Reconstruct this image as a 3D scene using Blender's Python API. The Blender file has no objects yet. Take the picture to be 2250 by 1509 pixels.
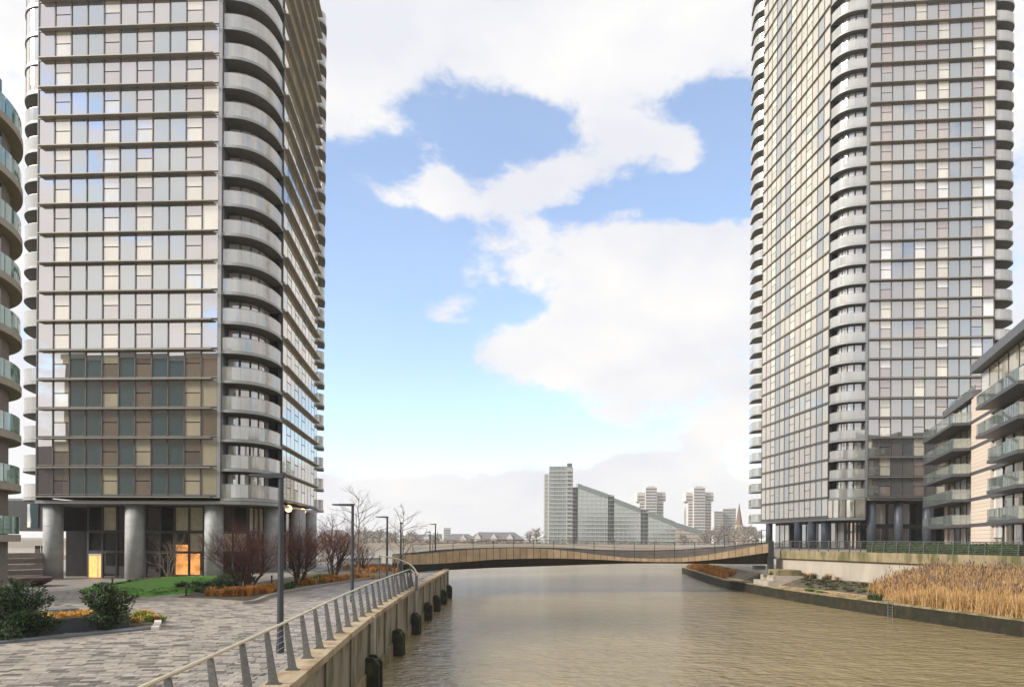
import bpy, math, random
from mathutils import Vector

R = random.Random(11)
S = bpy.context.scene
COL = S.collection
rad = math.radians

# ------------------------------------------------------------------ camera
EYE, F, CX, HY = 3.5, 1500.0, 1125.0, 1185.0      # eye height over the left coping; focal length, principal column and horizon in photo pixels
ROLL = rad(0.35)
cam_d = bpy.data.cameras.new('camera')
cam_d.sensor_width = 36.0
cam_d.lens = 36.0 * F / 2250.0
cam_d.shift_y = (HY - 754.5) / 2250.0
cam_d.clip_start, cam_d.clip_end = 0.1, 9000.0
cam = bpy.data.objects.new('camera', cam_d)
cam.location = (0, 0, EYE)
cam.rotation_euler = (math.pi / 2, -ROLL, 0)
COL.objects.link(cam)
S.camera = cam

# ------------------------------------------------------------------ sky, sun, exposure
SUN_DIR = Vector((-0.80, -0.32, 0.56)).normalized()          # towards the sun
w = bpy.data.worlds.new('World'); S.world = w; w.use_nodes = True
wt = w.node_tree; wt.nodes.clear()
def wn(t, **k):
    n = wt.nodes.new(t)
    for a, b in k.items(): setattr(n, a, b)
    return n
def wl(a, b): wt.links.new(a, b)
def wm(op, a, b=None, c=None):
    n = wn('ShaderNodeMath', operation=op)
    for i, v in enumerate((a, b, c)):
        if v is None: continue
        if isinstance(v, (int, float)): n.inputs[i].default_value = v
        else: wl(v, n.inputs[i])
    return n.outputs[0]
sky = wn('ShaderNodeTexSky', sky_type='NISHITA', sun_disc=False)
sky.sun_elevation = math.asin(SUN_DIR.z)
sky.sun_rotation = math.atan2(SUN_DIR.x, SUN_DIR.y)
sky.altitude = 20; sky.air_density = 1.0; sky.dust_density = 0.15; sky.ozone_density = 2.2
tc = wn('ShaderNodeTexCoord')
sp = wn('ShaderNodeSeparateXYZ'); wl(tc.outputs['Generated'], sp.inputs[0])
az = wm('ARCTAN2', sp.outputs[0], sp.outputs[1])
el = wm('ARCSINE', sp.outputs[2])
azel = wn('ShaderNodeCombineXYZ'); wl(az, azel.inputs[0]); wl(el, azel.inputs[1])
mp = wn('ShaderNodeMapping'); mp.inputs['Scale'].default_value = (1, 1, 1.7); wl(tc.outputs['Generated'], mp.inputs[0])
def noise(scale, detail, rough, src=None):
    n = wn('ShaderNodeTexNoise'); n.inputs['Scale'].default_value = scale
    n.inputs['Detail'].default_value = detail; n.inputs['Roughness'].default_value = rough
    wl(src or mp.outputs[0], n.inputs['Vector']); return n.outputs['Fac']
big = noise(3.0, 2, 0.5)
warp = wn('ShaderNodeTexNoise'); warp.inputs['Scale'].default_value = 6.0; warp.inputs['Detail'].default_value = 3; wl(mp.outputs[0], warp.inputs['Vector'])
wv_ = wn('ShaderNodeVectorMath', operation='MULTIPLY_ADD'); wl(warp.outputs['Color'], wv_.inputs[0]); wv_.inputs[1].default_value = (0.07, 0.07, 0.07); wl(mp.outputs[0], wv_.inputs[2])
fine = noise(9.0, 12, 0.64, wv_.outputs[0])
acc = wm('ADD', wm('MULTIPLY', wm('SUBTRACT', big, 0.5), 0.7), 0.93)
acc = wm('ADD', acc, wm('MULTIPLY', wm('SUBTRACT', fine, 0.5), 2.9))
# cloud banks (+) and open blue (-), placed by direction (x, y, half widths in photo pixels, weight)
BLOBS = [
 (1150, 560, 600, 560, -.40), (440, 560, 190, 620, .3),  # last entry: unseen bank behind left tower, added to whiten right tower's reflections
 (1080, 90, 330, 110, .7), (800, 200, 130, 130, .5), (1560, 30, 200, 80, .45), (1330, 150, 150, 70, .4),
 (1330, 270, 80, 42, .7), (1440, 300, 75, 32, .75), (1510, 350, 45, 36, .7),
 (870, 445, 80, 36, .95), (975, 410, 50, 50, .8), (1120, 445, 80, 36, .5), (1220, 375, 100, 42, .5), (1370, 462, 40, 14, .5),
 (1250, 560, 240, 70, .6), (1540, 600, 190, 110, .5), (1500, 780, 220, 130, .5), (1150, 790, 150, 60, .42), (965, 680, 60, 30, .7), (1300, 720, 130, 70, .35),
 (1560, 950, 60, 20, .5), (960, 1110, 280, 58, 1.1), (1400, 1070, 125, 74, 1.2), (1560, 1110, 140, 60, .7),
 (1090, 270, 150, 55, -1.0), (1580, 240, 120, 65, -.9), (1640, 360, 90, 90, -.8), (780, 590, 120, 180, -1.0), (740, 800, 120, 200, -.8), (850, 350, 140, 40, -.6), (1030, 360, 40, 60, -.7), (1050, 500, 60, 30, -.4), (1180, 300, 60, 40, -.4),
 (1430, 430, 150, 45, -1.0), (1560, 445, 80, 40, -.5), (920, 560, 110, 90, -.7),
 (1130, 672, 70, 34, -.9), (880, 880, 190, 130, -.95), (1080, 960, 230, 58, -1.1), (1400, 965, 130, 32, -.7), (1640, 1000, 60, 45, -.6),
 (1240, 470, 60, 14, -.4), (1270, 1010, 60, 36, -.4),
]
for bx_, by_, sx, sy, wgt in BLOBS:
    dx, dy = bx_ - CX, HY - by_
    a0 = math.atan2(dx, F); e0 = math.atan2(dy, math.hypot(F, dx))
    ka = math.cos(a0) ** 2 / F; ke = math.cos(e0) ** 2 / F
    v1 = wn('ShaderNodeVectorMath', operation='MULTIPLY_ADD'); wl(azel.outputs[0], v1.inputs[0])
    v1.inputs[1].default_value = (1 / (sx * ka), 1 / (sy * ke), 0); v1.inputs[2].default_value = (-a0 / (sx * ka), -e0 / (sy * ke), 0)
    v2 = wn('ShaderNodeVectorMath', operation='DOT_PRODUCT'); wl(v1.outputs[0], v2.inputs[0]); wl(v1.outputs[0], v2.inputs[1])
    acc = wm('MULTIPLY_ADD', wm('POWER', 0.47, v2.outputs['Value']), wgt * (1.12 if wgt < 0 else 1.15), acc)
mr = wn('ShaderNodeMapRange', interpolation_type='SMOOTHSTEP'); wl(acc, mr.inputs[0])
mr.inputs[1].default_value = 0.30; mr.inputs[2].default_value = 0.92; mr.inputs[3].default_value = 0.15
shade = noise(4.2, 6, 0.52)
sr = wn('ShaderNodeValToRGB'); wl(shade, sr.inputs[0])
sr.color_ramp.elements[0].position = 0.36; sr.color_ramp.elements[0].color = (0.395, 0.40, 0.43, 1)
sr.color_ramp.elements[1].position = 0.60; sr.color_ramp.elements[1].color = (0.475, 0.47, 0.465, 1)
skm = wn('ShaderNodeMix', data_type='RGBA', blend_type='MULTIPLY'); skm.inputs[0].default_value = 1.0
wl(sky.outputs[0], skm.inputs[6]); skm.inputs[7].default_value = (0.135, 0.135, 0.135, 1)    # sky strength
cm = wn('ShaderNodeMix', data_type='RGBA'); wl(mr.outputs[0], cm.inputs[0]); wl(skm.outputs[2], cm.inputs[6]); wl(sr.outputs[0], cm.inputs[7])
bg = wn('ShaderNodeBackground'); bg.inputs[1].default_value = 1.0; wl(cm.outputs[2], bg.inputs[0])
wo = wn('ShaderNodeOutputWorld'); wl(bg.outputs[0], wo.inputs[0])
try: w.cycles.sampling_method = 'NONE'
except Exception: pass

sun_d = bpy.data.lights.new('sun', 'SUN'); sun_d.energy = 2.4; sun_d.angle = rad(14); sun_d.color = (1.0, 0.95, 0.87)
sun = bpy.data.objects.new('sun', sun_d); COL.objects.link(sun)
sun.rotation_euler = (-SUN_DIR).to_track_quat('-Z', 'Y').to_euler(); sun.location = (-60, -60, 90)
S.view_settings.view_transform = 'Standard'; S.view_settings.look = 'None'
S.view_settings.exposure = 1.1; S.view_settings.gamma = 1.0; S.view_settings.use_curve_mapping = False
S.cycles.use_denoising = True
S.cycles.max_bounces = 6; S.cycles.diffuse_bounces = 3; S.cycles.glossy_bounces = 4; S.cycles.transparent_max_bounces = 12
S.cycles.caustics_reflective = False; S.cycles.caustics_refractive = False

# ------------------------------------------------------------------ photo pixels to rays
_c, _s = math.cos(ROLL), math.sin(ROLL)
def ray(x, y):
    dx, dy = x - CX, y - HY
    return (dx * _c + dy * _s) / F, -(-dx * _s + dy * _c) / F
def at(x, y, Z):
    u, v = ray(x, y); return Vector((u * Z, Z, EYE + v * Z))
def gr(x, y, z):
    u, v = ray(x, y); Z = (z - EYE) / v; return Vector((u * Z, Z, z))

# ------------------------------------------------------------------ materials
MATS = {}
def _base(name):
    m = bpy.data.materials.new(name); m.use_nodes = True; t = m.node_tree; t.nodes.clear()
    return m, t
def _lnk(t, a, b): t.links.new(a, b)
def _n(t, ty, **k):
    n = t.nodes.new(ty)
    for a, b in k.items(): setattr(n, a, b)
    return n
def color_var(t, col, var, scale, objrand, stretch=(1, 1, 1), detail=5):
    geo = _n(t, 'ShaderNodeNewGeometry'); mpn = _n(t, 'ShaderNodeMapping'); mpn.inputs['Scale'].default_value = stretch
    _lnk(t, geo.outputs['Position'], mpn.inputs[0])
    nz = _n(t, 'ShaderNodeTexNoise'); nz.inputs['Scale'].default_value = scale; nz.inputs['Detail'].default_value = detail
    nz.inputs['Roughness'].default_value = 0.62
    _lnk(t, mpn.outputs[0], nz.inputs['Vector'])
    mrn = _n(t, 'ShaderNodeMapRange'); mrn.inputs[1].default_value = 0.3; mrn.inputs[2].default_value = 0.7
    mrn.inputs[3].default_value = 1 - var; mrn.inputs[4].default_value = 1 + var
    _lnk(t, nz.outputs['Fac'], mrn.inputs[0])
    val = mrn.outputs[0]
    if objrand:
        oi = _n(t, 'ShaderNodeObjectInfo'); ml = _n(t, 'ShaderNodeMath', operation='MULTIPLY_ADD')
        _lnk(t, oi.outputs['Random'], ml.inputs[0]); ml.inputs[1].default_value = 2 * objrand; ml.inputs[2].default_value = 1 - objrand
        mu = _n(t, 'ShaderNodeMath', operation='MULTIPLY'); _lnk(t, val, mu.inputs[0]); _lnk(t, ml.outputs[0], mu.inputs[1]); val = mu.outputs[0]
    vm = _n(t, 'ShaderNodeVectorMath', operation='SCALE'); vm.inputs[0].default_value = col[:3]
    _lnk(t, val, vm.inputs['Scale'])
    return vm.outputs[0], mpn.outputs[0]
def mat(name, col, rough=0.6, metal=0.0, var=0.15, scale=1.5, bump=0.0, bscale=14, objrand=0.0, spec=0.5, stretch=(1, 1, 1), emit=0.0, col2=None, s2=0.35, t2=(0.48, 0.62)):
    m, t = _base(name)
    o = _n(t, 'ShaderNodeOutputMaterial'); b = _n(t, 'ShaderNodeBsdfPrincipled'); _lnk(t, b.outputs[0], o.inputs[0])
    c, vec = color_var(t, col, var, scale, objrand, stretch)
    if col2:
        nz = _n(t, 'ShaderNodeTexNoise'); nz.inputs['Scale'].default_value = s2; nz.inputs['Detail'].default_value = 7; nz.inputs['Roughness'].default_value = 0.65
        _lnk(t, vec, nz.inputs['Vector'])
        mr2 = _n(t, 'ShaderNodeMapRange', interpolation_type='SMOOTHSTEP'); mr2.inputs[1].default_value, mr2.inputs[2].default_value = t2
        _lnk(t, nz.outputs['Fac'], mr2.inputs[0])
        mx = _n(t, 'ShaderNodeMix', data_type='RGBA'); _lnk(t, mr2.outputs[0], mx.inputs[0]); _lnk(t, c, mx.inputs[6]); mx.inputs[7].default_value = (*col2, 1)
        c = mx.outputs[2]
    _lnk(t, c, b.inputs['Base Color'])
    b.inputs['Roughness'].default_value = rough; b.inputs['Metallic'].default_value = metal; b.inputs['Specular IOR Level'].default_value = spec
    if emit:
        _lnk(t, c, b.inputs['Emission Color']); b.inputs['Emission Strength'].default_value = emit
    if bump:
        nb = _n(t, 'ShaderNodeTexNoise'); nb.inputs['Scale'].default_value = bscale; nb.inputs['Detail'].default_value = 6; _lnk(t, vec, nb.inputs['Vector'])
        bn = _n(t, 'ShaderNodeBump'); bn.inputs['Strength'].default_value = bump; bn.inputs['Distance'].default_value = 0.05
        _lnk(t, nb.outputs['Fac'], bn.inputs['Height']); _lnk(t, bn.outputs[0], b.inputs['Normal'])
    MATS[name] = m; return m
def pane(name, col, refl, tint=(0.985, 0.945, 0.925), objrand=0.12, rough=0.015, clear=0.0):
    m, t = _base(name)
    o = _n(t, 'ShaderNodeOutputMaterial')
    d = _n(t, 'ShaderNodeBsdfDiffuse'); g = _n(t, 'ShaderNodeBsdfGlossy'); g.inputs['Roughness'].default_value = rough; g.inputs['Color'].default_value = (*tint, 1)
    c, vec = color_var(t, col, 0.12, 0.6, objrand, (1, 1, 0.4)); _lnk(t, c, d.inputs['Color'])
    nb = _n(t, 'ShaderNodeTexNoise'); nb.inputs['Scale'].default_value = 0.55; nb.inputs['Detail'].default_value = 2; _lnk(t, vec, nb.inputs['Vector'])
    bn = _n(t, 'ShaderNodeBump'); bn.inputs['Strength'].default_value = 0.05; bn.inputs['Distance'].default_value = 0.03
    _lnk(t, nb.outputs['Fac'], bn.inputs['Height']); _lnk(t, bn.outputs[0], g.inputs['Normal'])
    fr = _n(t, 'ShaderNodeFresnel'); fr.inputs['IOR'].default_value = 1.5
    ma = _n(t, 'ShaderNodeMath', operation='MULTIPLY_ADD', use_clamp=True); _lnk(t, fr.outputs[0], ma.inputs[0]); ma.inputs[1].default_value = 1 - refl; ma.inputs[2].default_value = refl
    body = d.outputs[0]
    if clear:
        tr = _n(t, 'ShaderNodeBsdfTransparent'); tr.inputs[0].default_value = (0.93, 0.97, 0.95, 1)
        m1 = _n(t, 'ShaderNodeMixShader'); m1.inputs[0].default_value = clear; _lnk(t, body, m1.inputs[1]); _lnk(t, tr.outputs[0], m1.inputs[2]); body = m1.outputs[0]
    mx = _n(t, 'ShaderNodeMixShader'); _lnk(t, ma.outputs[0], mx.inputs[0]); _lnk(t, body, mx.inputs[1]); _lnk(t, g.outputs[0], mx.inputs[2])
    _lnk(t, mx.outputs[0], o.inputs[0]); MATS[name] = m; return m
def water_mat():
    m, t = _base('water'); o = _n(t, 'ShaderNodeOutputMaterial'); b = _n(t, 'ShaderNodeBsdfPrincipled'); _lnk(t, b.outputs[0], o.inputs[0])
    c, vec = color_var(t, (0.26, 0.20, 0.10), 0.2, 0.06, 0)
    _lnk(t, c, b.inputs['Base Color']); b.inputs['Roughness'].default_value = 0.07; b.inputs['IOR'].default_value = 1.33
    geo = _n(t, 'ShaderNodeNewGeometry')
    h = None
    for sc, st, wgt, det in ((0.6, (0.9, 1.3, 1), 1.0, 5), (1.9, (0.85, 1.25, 1), 0.75, 5), (0.10, (1, 1, 1), 0.8, 2)):
        mpn = _n(t, 'ShaderNodeMapping'); mpn.inputs['Scale'].default_value = st; mpn.inputs['Rotation'].default_value = (0, 0, 0.25)
        _lnk(t, geo.outputs['Position'], mpn.inputs[0])
        nz = _n(t, 'ShaderNodeTexNoise'); nz.inputs['Scale'].default_value = sc; nz.inputs['Detail'].default_value = det; nz.inputs['Distortion'].default_value = 0.4
        _lnk(t, mpn.outputs[0], nz.inputs['Vector'])
        ml = _n(t, 'ShaderNodeMath', operation='MULTIPLY_ADD'); _lnk(t, nz.outputs['Fac'], ml.inputs[0]); ml.inputs[1].default_value = wgt
        if h is None: ml.inputs[2].default_value = 0
        else: _lnk(t, h, ml.inputs[2])
        h = ml.outputs[0]
    bn = _n(t, 'ShaderNodeBump'); bn.inputs['Strength'].default_value = 0.9; bn.inputs['Distance'].default_value = 0.29
    _lnk(t, h, bn.inputs['Height']); _lnk(t, bn.outputs[0], b.inputs['Normal'])
    MATS['water'] = m; return m

water_mat()
mat('concrete', (0.40, 0.36, 0.29), 0.85, var=0.2, scale=0.8, bump=0.15, col2=(0.20, 0.16, 0.10), s2=0.5, t2=(0.52, 0.75))
mat('river_wall', (0.25, 0.215, 0.155), 0.8, var=0.25, scale=0.7, bump=0.3, bscale=6, stretch=(1, 1, 0.35), col2=(0.11, 0.095, 0.05), s2=0.8)
mat('pale_concrete', (0.41, 0.36, 0.295), 0.85, var=0.15, scale=0.6, bump=0.1, stretch=(1, 1, 0.35), col2=(0.33, 0.28, 0.20), s2=0.5, t2=(0.55, 0.8))
mat('coping', (0.42, 0.33, 0.215), 0.8, var=0.22, scale=1.2, bump=0.15, col2=(0.27, 0.19, 0.10), s2=0.7)
mat('moss', (0.015, 0.014, 0.005), 0.9, var=0.5, scale=1.6, bump=0.7, bscale=5, col2=(0.034, 0.026, 0.010), s2=0.9)
mat('mossy_concrete', (0.27, 0.215, 0.125), 0.9, var=0.3, scale=1.5, bump=0.3, stretch=(1, 1, 0.3), col2=(0.115, 0.105, 0.04), s2=0.7, t2=(0.45, 0.62))
mat('paving_base', (0.26, 0.235, 0.20), 0.55, var=0.25, scale=1.6, bump=0.1)
mat('joint', (0.10, 0.088, 0.07), 0.9)
mat('paver_pale', (0.36, 0.315, 0.265), 0.50, var=0.2, scale=2.5, objrand=0.12, bump=0.1, col2=(0.22, 0.195, 0.165), s2=0.16, t2=(0.5, 0.75))
mat('paver_mid', (0.275, 0.24, 0.205), 0.50, var=0.2, scale=2.5, objrand=0.15, bump=0.1, col2=(0.17, 0.15, 0.13), s2=0.16, t2=(0.5, 0.75))
mat('paver_dark', (0.14, 0.12, 0.106), 0.45, var=0.25, scale=2.5, objrand=0.2, bump=0.1, col2=(0.10, 0.088, 0.078), s2=0.16, t2=(0.5, 0.75))
mat('dark_metal', (0.055, 0.06, 0.068), 0.45, 0.4, var=0.12, objrand=0.1)
mat('grey_metal', (0.13, 0.14, 0.15), 0.45, 0.5, var=0.12, objrand=0.1)
mat('post_metal', (0.17, 0.165, 0.155), 0.5, 0.5, var=0.2, scale=6, objrand=0.12)
mat('rail_cream', (0.62, 0.54, 0.37), 0.4, 0.0, var=0.1)
mat('steel', (0.5, 0.5, 0.48), 0.35, 0.9)
mat('mullion', (0.125, 0.112, 0.105), 0.45, 0.3)
mat('fin_brown', (0.33, 0.29, 0.24), 0.5, 0.2, var=0.1)
mat('band_grey', (0.30, 0.30, 0.30), 0.45, 0.3, var=0.08)
mat('backing', (0.028, 0.032, 0.036), 0.5); mat('recess', (0.10, 0.115, 0.125), 0.5)
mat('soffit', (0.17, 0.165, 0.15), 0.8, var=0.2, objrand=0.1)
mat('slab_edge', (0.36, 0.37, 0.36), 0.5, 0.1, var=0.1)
mat('column_grey', (0.36, 0.365, 0.36), 0.6, 0.0, var=0.22, scale=1.2, bump=0.05)
mat('column_dark', (0.12, 0.135, 0.16), 0.45, 0.2, var=0.15)
pane('pane_teal', (0.05, 0.135, 0.155), 0.58)
pane('pane_taupe', (0.19, 0.155, 0.14), 0.62)
pane('pane_curtain', (0.68, 0.60, 0.42), 0.52)
pane('pane_brown', (0.28, 0.22, 0.16), 0.56)
pane('pane_r_grey', (0.17, 0.165, 0.155), 0.46, (0.97, 0.95, 0.92))
pane('pane_r_blue', (0.12, 0.135, 0.14), 0.45, (0.92, 0.945, 0.95))
pane('pane_r_cream', (0.70, 0.65, 0.52), 0.30, objrand=0.2)
pane('pane_r_white', (0.82, 0.80, 0.76), 0.32, objrand=0.12)
pane('pane_r_pink', (0.34, 0.27, 0.235), 0.34, objrand=0.2)
pane('pane_side', (0.50, 0.45, 0.35), 0.42, (0.98, 0.95, 0.89))
pane('pane_side_grey', (0.22, 0.23, 0.22), 0.42, (0.93, 0.95, 0.94))
pane('door_glass', (0.52, 0.50, 0.46), 0.35)
pane('dark_glass', (0.018, 0.022, 0.026), 0.10)
pane('lobby_glass', (0.012, 0.014, 0.017), 0.05, clear=0.8)
pane('far_glass', (0.22, 0.26, 0.255), 0.25, rough=0.1)
pane('balustrade', (0.62, 0.61, 0.56), 0.18, clear=0.38, rough=0.05)
pane('balustrade_clear', (0.52, 0.62, 0.58), 0.10, clear=0.74)
pane('green_glass', (0.20, 0.45, 0.38), 0.15, clear=0.45)
mat('brick_taupe', (0.205, 0.175, 0.145), 0.85, var=0.25, scale=3, bump=0.3, bscale=30, stretch=(1, 1, 3))
mat('slab_tan', (0.335, 0.29, 0.235), 0.7, var=0.12)
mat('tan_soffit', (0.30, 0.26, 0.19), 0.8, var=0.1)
mat('brick_cream', (0.66, 0.545, 0.445), 0.85, var=0.1, scale=3, bump=0.1, bscale=30, stretch=(1, 1, 3), objrand=0.04)
mat('charcoal', (0.085, 0.085, 0.088), 0.5, 0.2, var=0.12)
mat('roof_metal', (0.145, 0.145, 0.15), 0.5, 0.3)
mat('white_frame', (0.62, 0.60, 0.57), 0.5)
mat('bridge_panel', (0.52, 0.38, 0.235), 0.6, 0.15, var=0.18, scale=1.0, objrand=0.14)
mat('bridge_inner', (0.26, 0.22, 0.18), 0.6, 0.1)
mat('bridge_dark', (0.035, 0.034, 0.032), 0.6, 0.1)
mat('timber_dark', (0.022, 0.020, 0.012), 0.85, var=0.5, scale=4, bump=0.5, col2=(0.045, 0.055, 0.012), s2=1.5)
mat('timber_pale', (0.27, 0.22, 0.13), 0.85, var=0.3, scale=4)
mat('soil', (0.105, 0.082, 0.055), 0.95, var=0.4, scale=2.0, bump=0.8, bscale=4, col2=(0.06, 0.055, 0.025), s2=0.6)
mat('mud', (0.36, 0.255, 0.155), 0.9, var=0.3, scale=1.4, bump=0.6, bscale=4, col2=(0.20, 0.15, 0.09), s2=0.5)
mat('lawn', (0.10, 0.24, 0.02), 0.9, var=0.25, scale=2.0, bump=0.8, bscale=18)
for i, c in enumerate([(0.13, 0.30, 0.03), (0.17, 0.36, 0.05), (0.09, 0.2, 0.025)]): mat('blade_%d' % i, c, 0.8, var=0.25)
mat('sedge_0', (0.60, 0.27, 0.05), 0.85, var=0.3); mat('sedge_1', (0.42, 0.18, 0.04), 0.85, var=0.3); mat('sedge_2', (0.50, 0.33, 0.07), 0.85, var=0.3)
mat('reed_0', (0.47, 0.28, 0.105), 0.85, var=0.25); mat('reed_1', (0.36, 0.19, 0.065), 0.85, var=0.25); mat('reed_2', (0.55, 0.37, 0.17), 0.85, var=0.25)
mat('reed_plume', (0.15, 0.10, 0.085), 0.9, var=0.3)
mat('leaf_0', (0.032, 0.062, 0.014), 0.7, var=0.35); mat('leaf_1', (0.055, 0.10, 0.02), 0.7, var=0.35); mat('leaf_2', (0.020, 0.036, 0.013), 0.7, var=0.35); mat('leaf_3', (0.085, 0.125, 0.03), 0.7, var=0.3)
mat('twig_red', (0.15, 0.062, 0.045), 0.85, var=0.3); mat('bark_red', (0.095, 0.052, 0.036), 0.9, var=0.3, scale=6)
mat('twig_brown', (0.16, 0.125, 0.095), 0.9, var=0.25); mat('twig_far', (0.25, 0.215, 0.175), 0.95, var=0.25)
mat('planter_dark', (0.062, 0.066, 0.075), 0.55, 0.1, var=0.2)
mat('kerb_slate', (0.13, 0.145, 0.145), 0.6, var=0.2)
mat('kerb_stone', (0.27, 0.24, 0.20), 0.7, var=0.2); mat('white_stone', (0.66, 0.60, 0.53), 0.6)
mat('bowl_brown', (0.085, 0.050, 0.042), 0.35, 0.2); mat('orange', (0.75, 0.27, 0.02), 0.5)
mat('door_lit', (0.85, 0.42, 0.13), 0.6, emit=0.55); mat('lit_warm', (0.85, 0.33, 0.10), 0.6, emit=1.1, var=0.5, scale=1.2)
mat('globe', (1.0, 0.55, 0.2), 0.5, emit=2.0); mat('lit_cream', (0.62, 0.56, 0.42), 0.8)
mat('far_wall', (0.36, 0.36, 0.33), 0.8); mat('far_slab', (0.44, 0.44, 0.42), 0.8); mat('far_dark', (0.10, 0.11, 0.11), 0.6)
mat('far_roof_green', (0.20, 0.235, 0.22), 0.5, 0.2); mat('far_pale', (0.60, 0.57, 0.54), 0.85); mat('far_window', (0.14, 0.13, 0.13), 0.4)
mat('far_brick', (0.40, 0.29, 0.21), 0.9); mat('far_brick2', (0.42, 0.34, 0.27), 0.9); mat('slate', (0.15, 0.145, 0.15), 0.8); mat('spire_red', (0.21, 0.12, 0.095), 0.8)
mat('far_land', (0.16, 0.15, 0.10), 0.95); mat('embankment', (0.34, 0.30, 0.25), 0.9)
mat('block_dark', (0.03, 0.037, 0.04), 0.6); mat('block_win', (0.02, 0.03, 0.034), 0.3); mat('navy', (0.02, 0.025, 0.06), 0.8)

# ------------------------------------------------------------------ mesh helpers
class MB:
    def __init__(s): s.v, s.f, s.m = [], [], []
    def add(s, vs, fs, mi=0):
        o = len(s.v); s.v += [tuple(p) for p in vs]
        for f in fs: s.f.append(tuple(i + o for i in f)); s.m.append(mi)
    def box(s, x0, y0, z0, x1, y1, z1, mi=0):
        s.add([(x0, y0, z0), (x1, y0, z0), (x1, y1, z0), (x0, y1, z0), (x0, y0, z1), (x1, y0, z1), (x1, y1, z1), (x0, y1, z1)],
              [(0, 3, 2, 1), (4, 5, 6, 7), (0, 1, 5, 4), (1, 2, 6, 5), (2, 3, 7, 6), (3, 0, 4, 7)], mi)
    def prism(s, poly, z0, z1, mi=0, mtop=None, mbot=None):
        n = len(poly)
        ar = sum(poly[i][0] * poly[(i + 1) % n][1] - poly[(i + 1) % n][0] * poly[i][1] for i in range(n))
        if ar < 0: poly = poly[::-1]
        vs = [(p[0], p[1], z0) for p in poly] + [(p[0], p[1], z1) for p in poly]
        o = len(s.v); s.v += vs
        for i in range(n):
            j = (i + 1) % n; s.f.append((o + i, o + j, o + n + j, o + n + i)); s.m.append(mi)
        s.f.append(tuple(o + n + i for i in range(n))); s.m.append(mi if mtop is None else mtop)
        s.f.append(tuple(o + i for i in reversed(range(n)))); s.m.append(mi if mbot is None else mbot)
    def wall(s, a, b, th, z0, z1, mi=0, off=0.0):
        """upright slab from a to b in plan; th towards the left of a->b, off shifts that way"""
        a, b = Vector(a[:2]), Vector(b[:2]); d = (b - a).normalized(); n = Vector((-d.y, d.x))
        a = a + n * off; b = b + n * off
        s.prism([tuple(a), tuple(b), tuple(b + n * th), tuple(a + n * th)], z0, z1, mi)
    def tube(s, pts, r, n=6, mi=0, cap=True):
        pts = [Vector(p) for p in pts]; k = len(pts); rs = r if isinstance(r, (list, tuple)) else [r] * k
        o = len(s.v)
        for i, p in enumerate(pts):
            d = (pts[min(i + 1, k - 1)] - pts[max(i - 1, 0)]).normalized()
            u = d.cross(Vector((0, 0, 1)) if abs(d.z) < 0.95 else Vector((1, 0, 0))).normalized(); q = d.cross(u)
            for j in range(n):
                a = 2 * math.pi * j / n; s.v.append(tuple(p + (u * math.cos(a) + q * math.sin(a)) * rs[i]))
        for i in range(k - 1):
            for j in range(n):
                j2 = (j + 1) % n
                s.f.append((o + i * n + j, o + (i + 1) * n + j, o + (i + 1) * n + j2, o + i * n + j2)); s.m.append(mi)
        if cap and n > 3:
            s.f.append(tuple(o + j for j in range(n))); s.m.append(mi)
            s.f.append(tuple(o + (k - 1) * n + j for j in reversed(range(n)))); s.m.append(mi)
    def ribbon(s, pts, z0, z1, th, mi=0):
        """upright curved sheet along plan points; z0/z1 numbers or lists"""
        k = len(pts); P = [Vector(p[:2]) for p in pts]; o = len(s.v)
        Z0 = z0 if isinstance(z0, (list, tuple)) else [z0] * k; Z1 = z1 if isinstance(z1, (list, tuple)) else [z1] * k
        for i in range(k):
            d = (P[min(i + 1, k - 1)] - P[max(i - 1, 0)]).normalized(); n = Vector((-d.y, d.x)) * (th / 2)
            for q, z in ((P[i] - n, Z0[i]), (P[i] + n, Z0[i]), (P[i] + n, Z1[i]), (P[i] - n, Z1[i])): s.v.append((q.x, q.y, z))
        for i in range(k - 1):
            for j in range(4):
                j2 = (j + 1) % 4
                s.f.append((o + 4 * i + j, o + 4 * i + j2, o + 4 * i + 4 + j2, o + 4 * i + 4 + j)); s.m.append(mi)
        s.f.append((o, o + 3, o + 2, o + 1)); s.m.append(mi)
        e = o + 4 * (k - 1); s.f.append((e, e + 1, e + 2, e + 3)); s.m.append(mi)
    def mesh(s, name, mats, smooth=False):
        me = bpy.data.meshes.new(name); me.from_pydata(s.v, [], s.f)
        for m in ([mats] if isinstance(mats, str) else mats): me.materials.append(MATS[m])
        if not isinstance(mats, str): me.polygons.foreach_set('material_index', s.m)
        if smooth: me.polygons.foreach_set('use_smooth', [True] * len(s.f))
        me.update(); return me
WL = {}
def obj(name, me, parent=None, loc=(0, 0, 0), rot=None, kind=None):
    o = bpy.data.objects.new(name, me); COL.objects.link(o)
    WL[o.name] = Vector(loc)
    if parent is not None: o.parent = parent; o.location = Vector(loc) - WL[parent.name]
    else: o.location = loc
    if rot: o.rotation_euler = rot
    if kind: o['kind'] = kind
    return o
def tag(o, label, cat, group=None):
    o['label'] = label; o['category'] = cat; o['kind'] = 'thing'
    if group: o['group'] = group
    return o
def thing(name, label, cat, loc=(0, 0, 0), group=None):
    return tag(obj(name, None, None, loc), label, cat, group)
def struct(name, me, loc=(0, 0, 0)):
    return obj(name, me, None, loc, kind='structure')
def sstep(a, b, x):
    t = min(1, max(0, (x - a) / (b - a))); return t * t * (3 - 2 * t)
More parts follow.
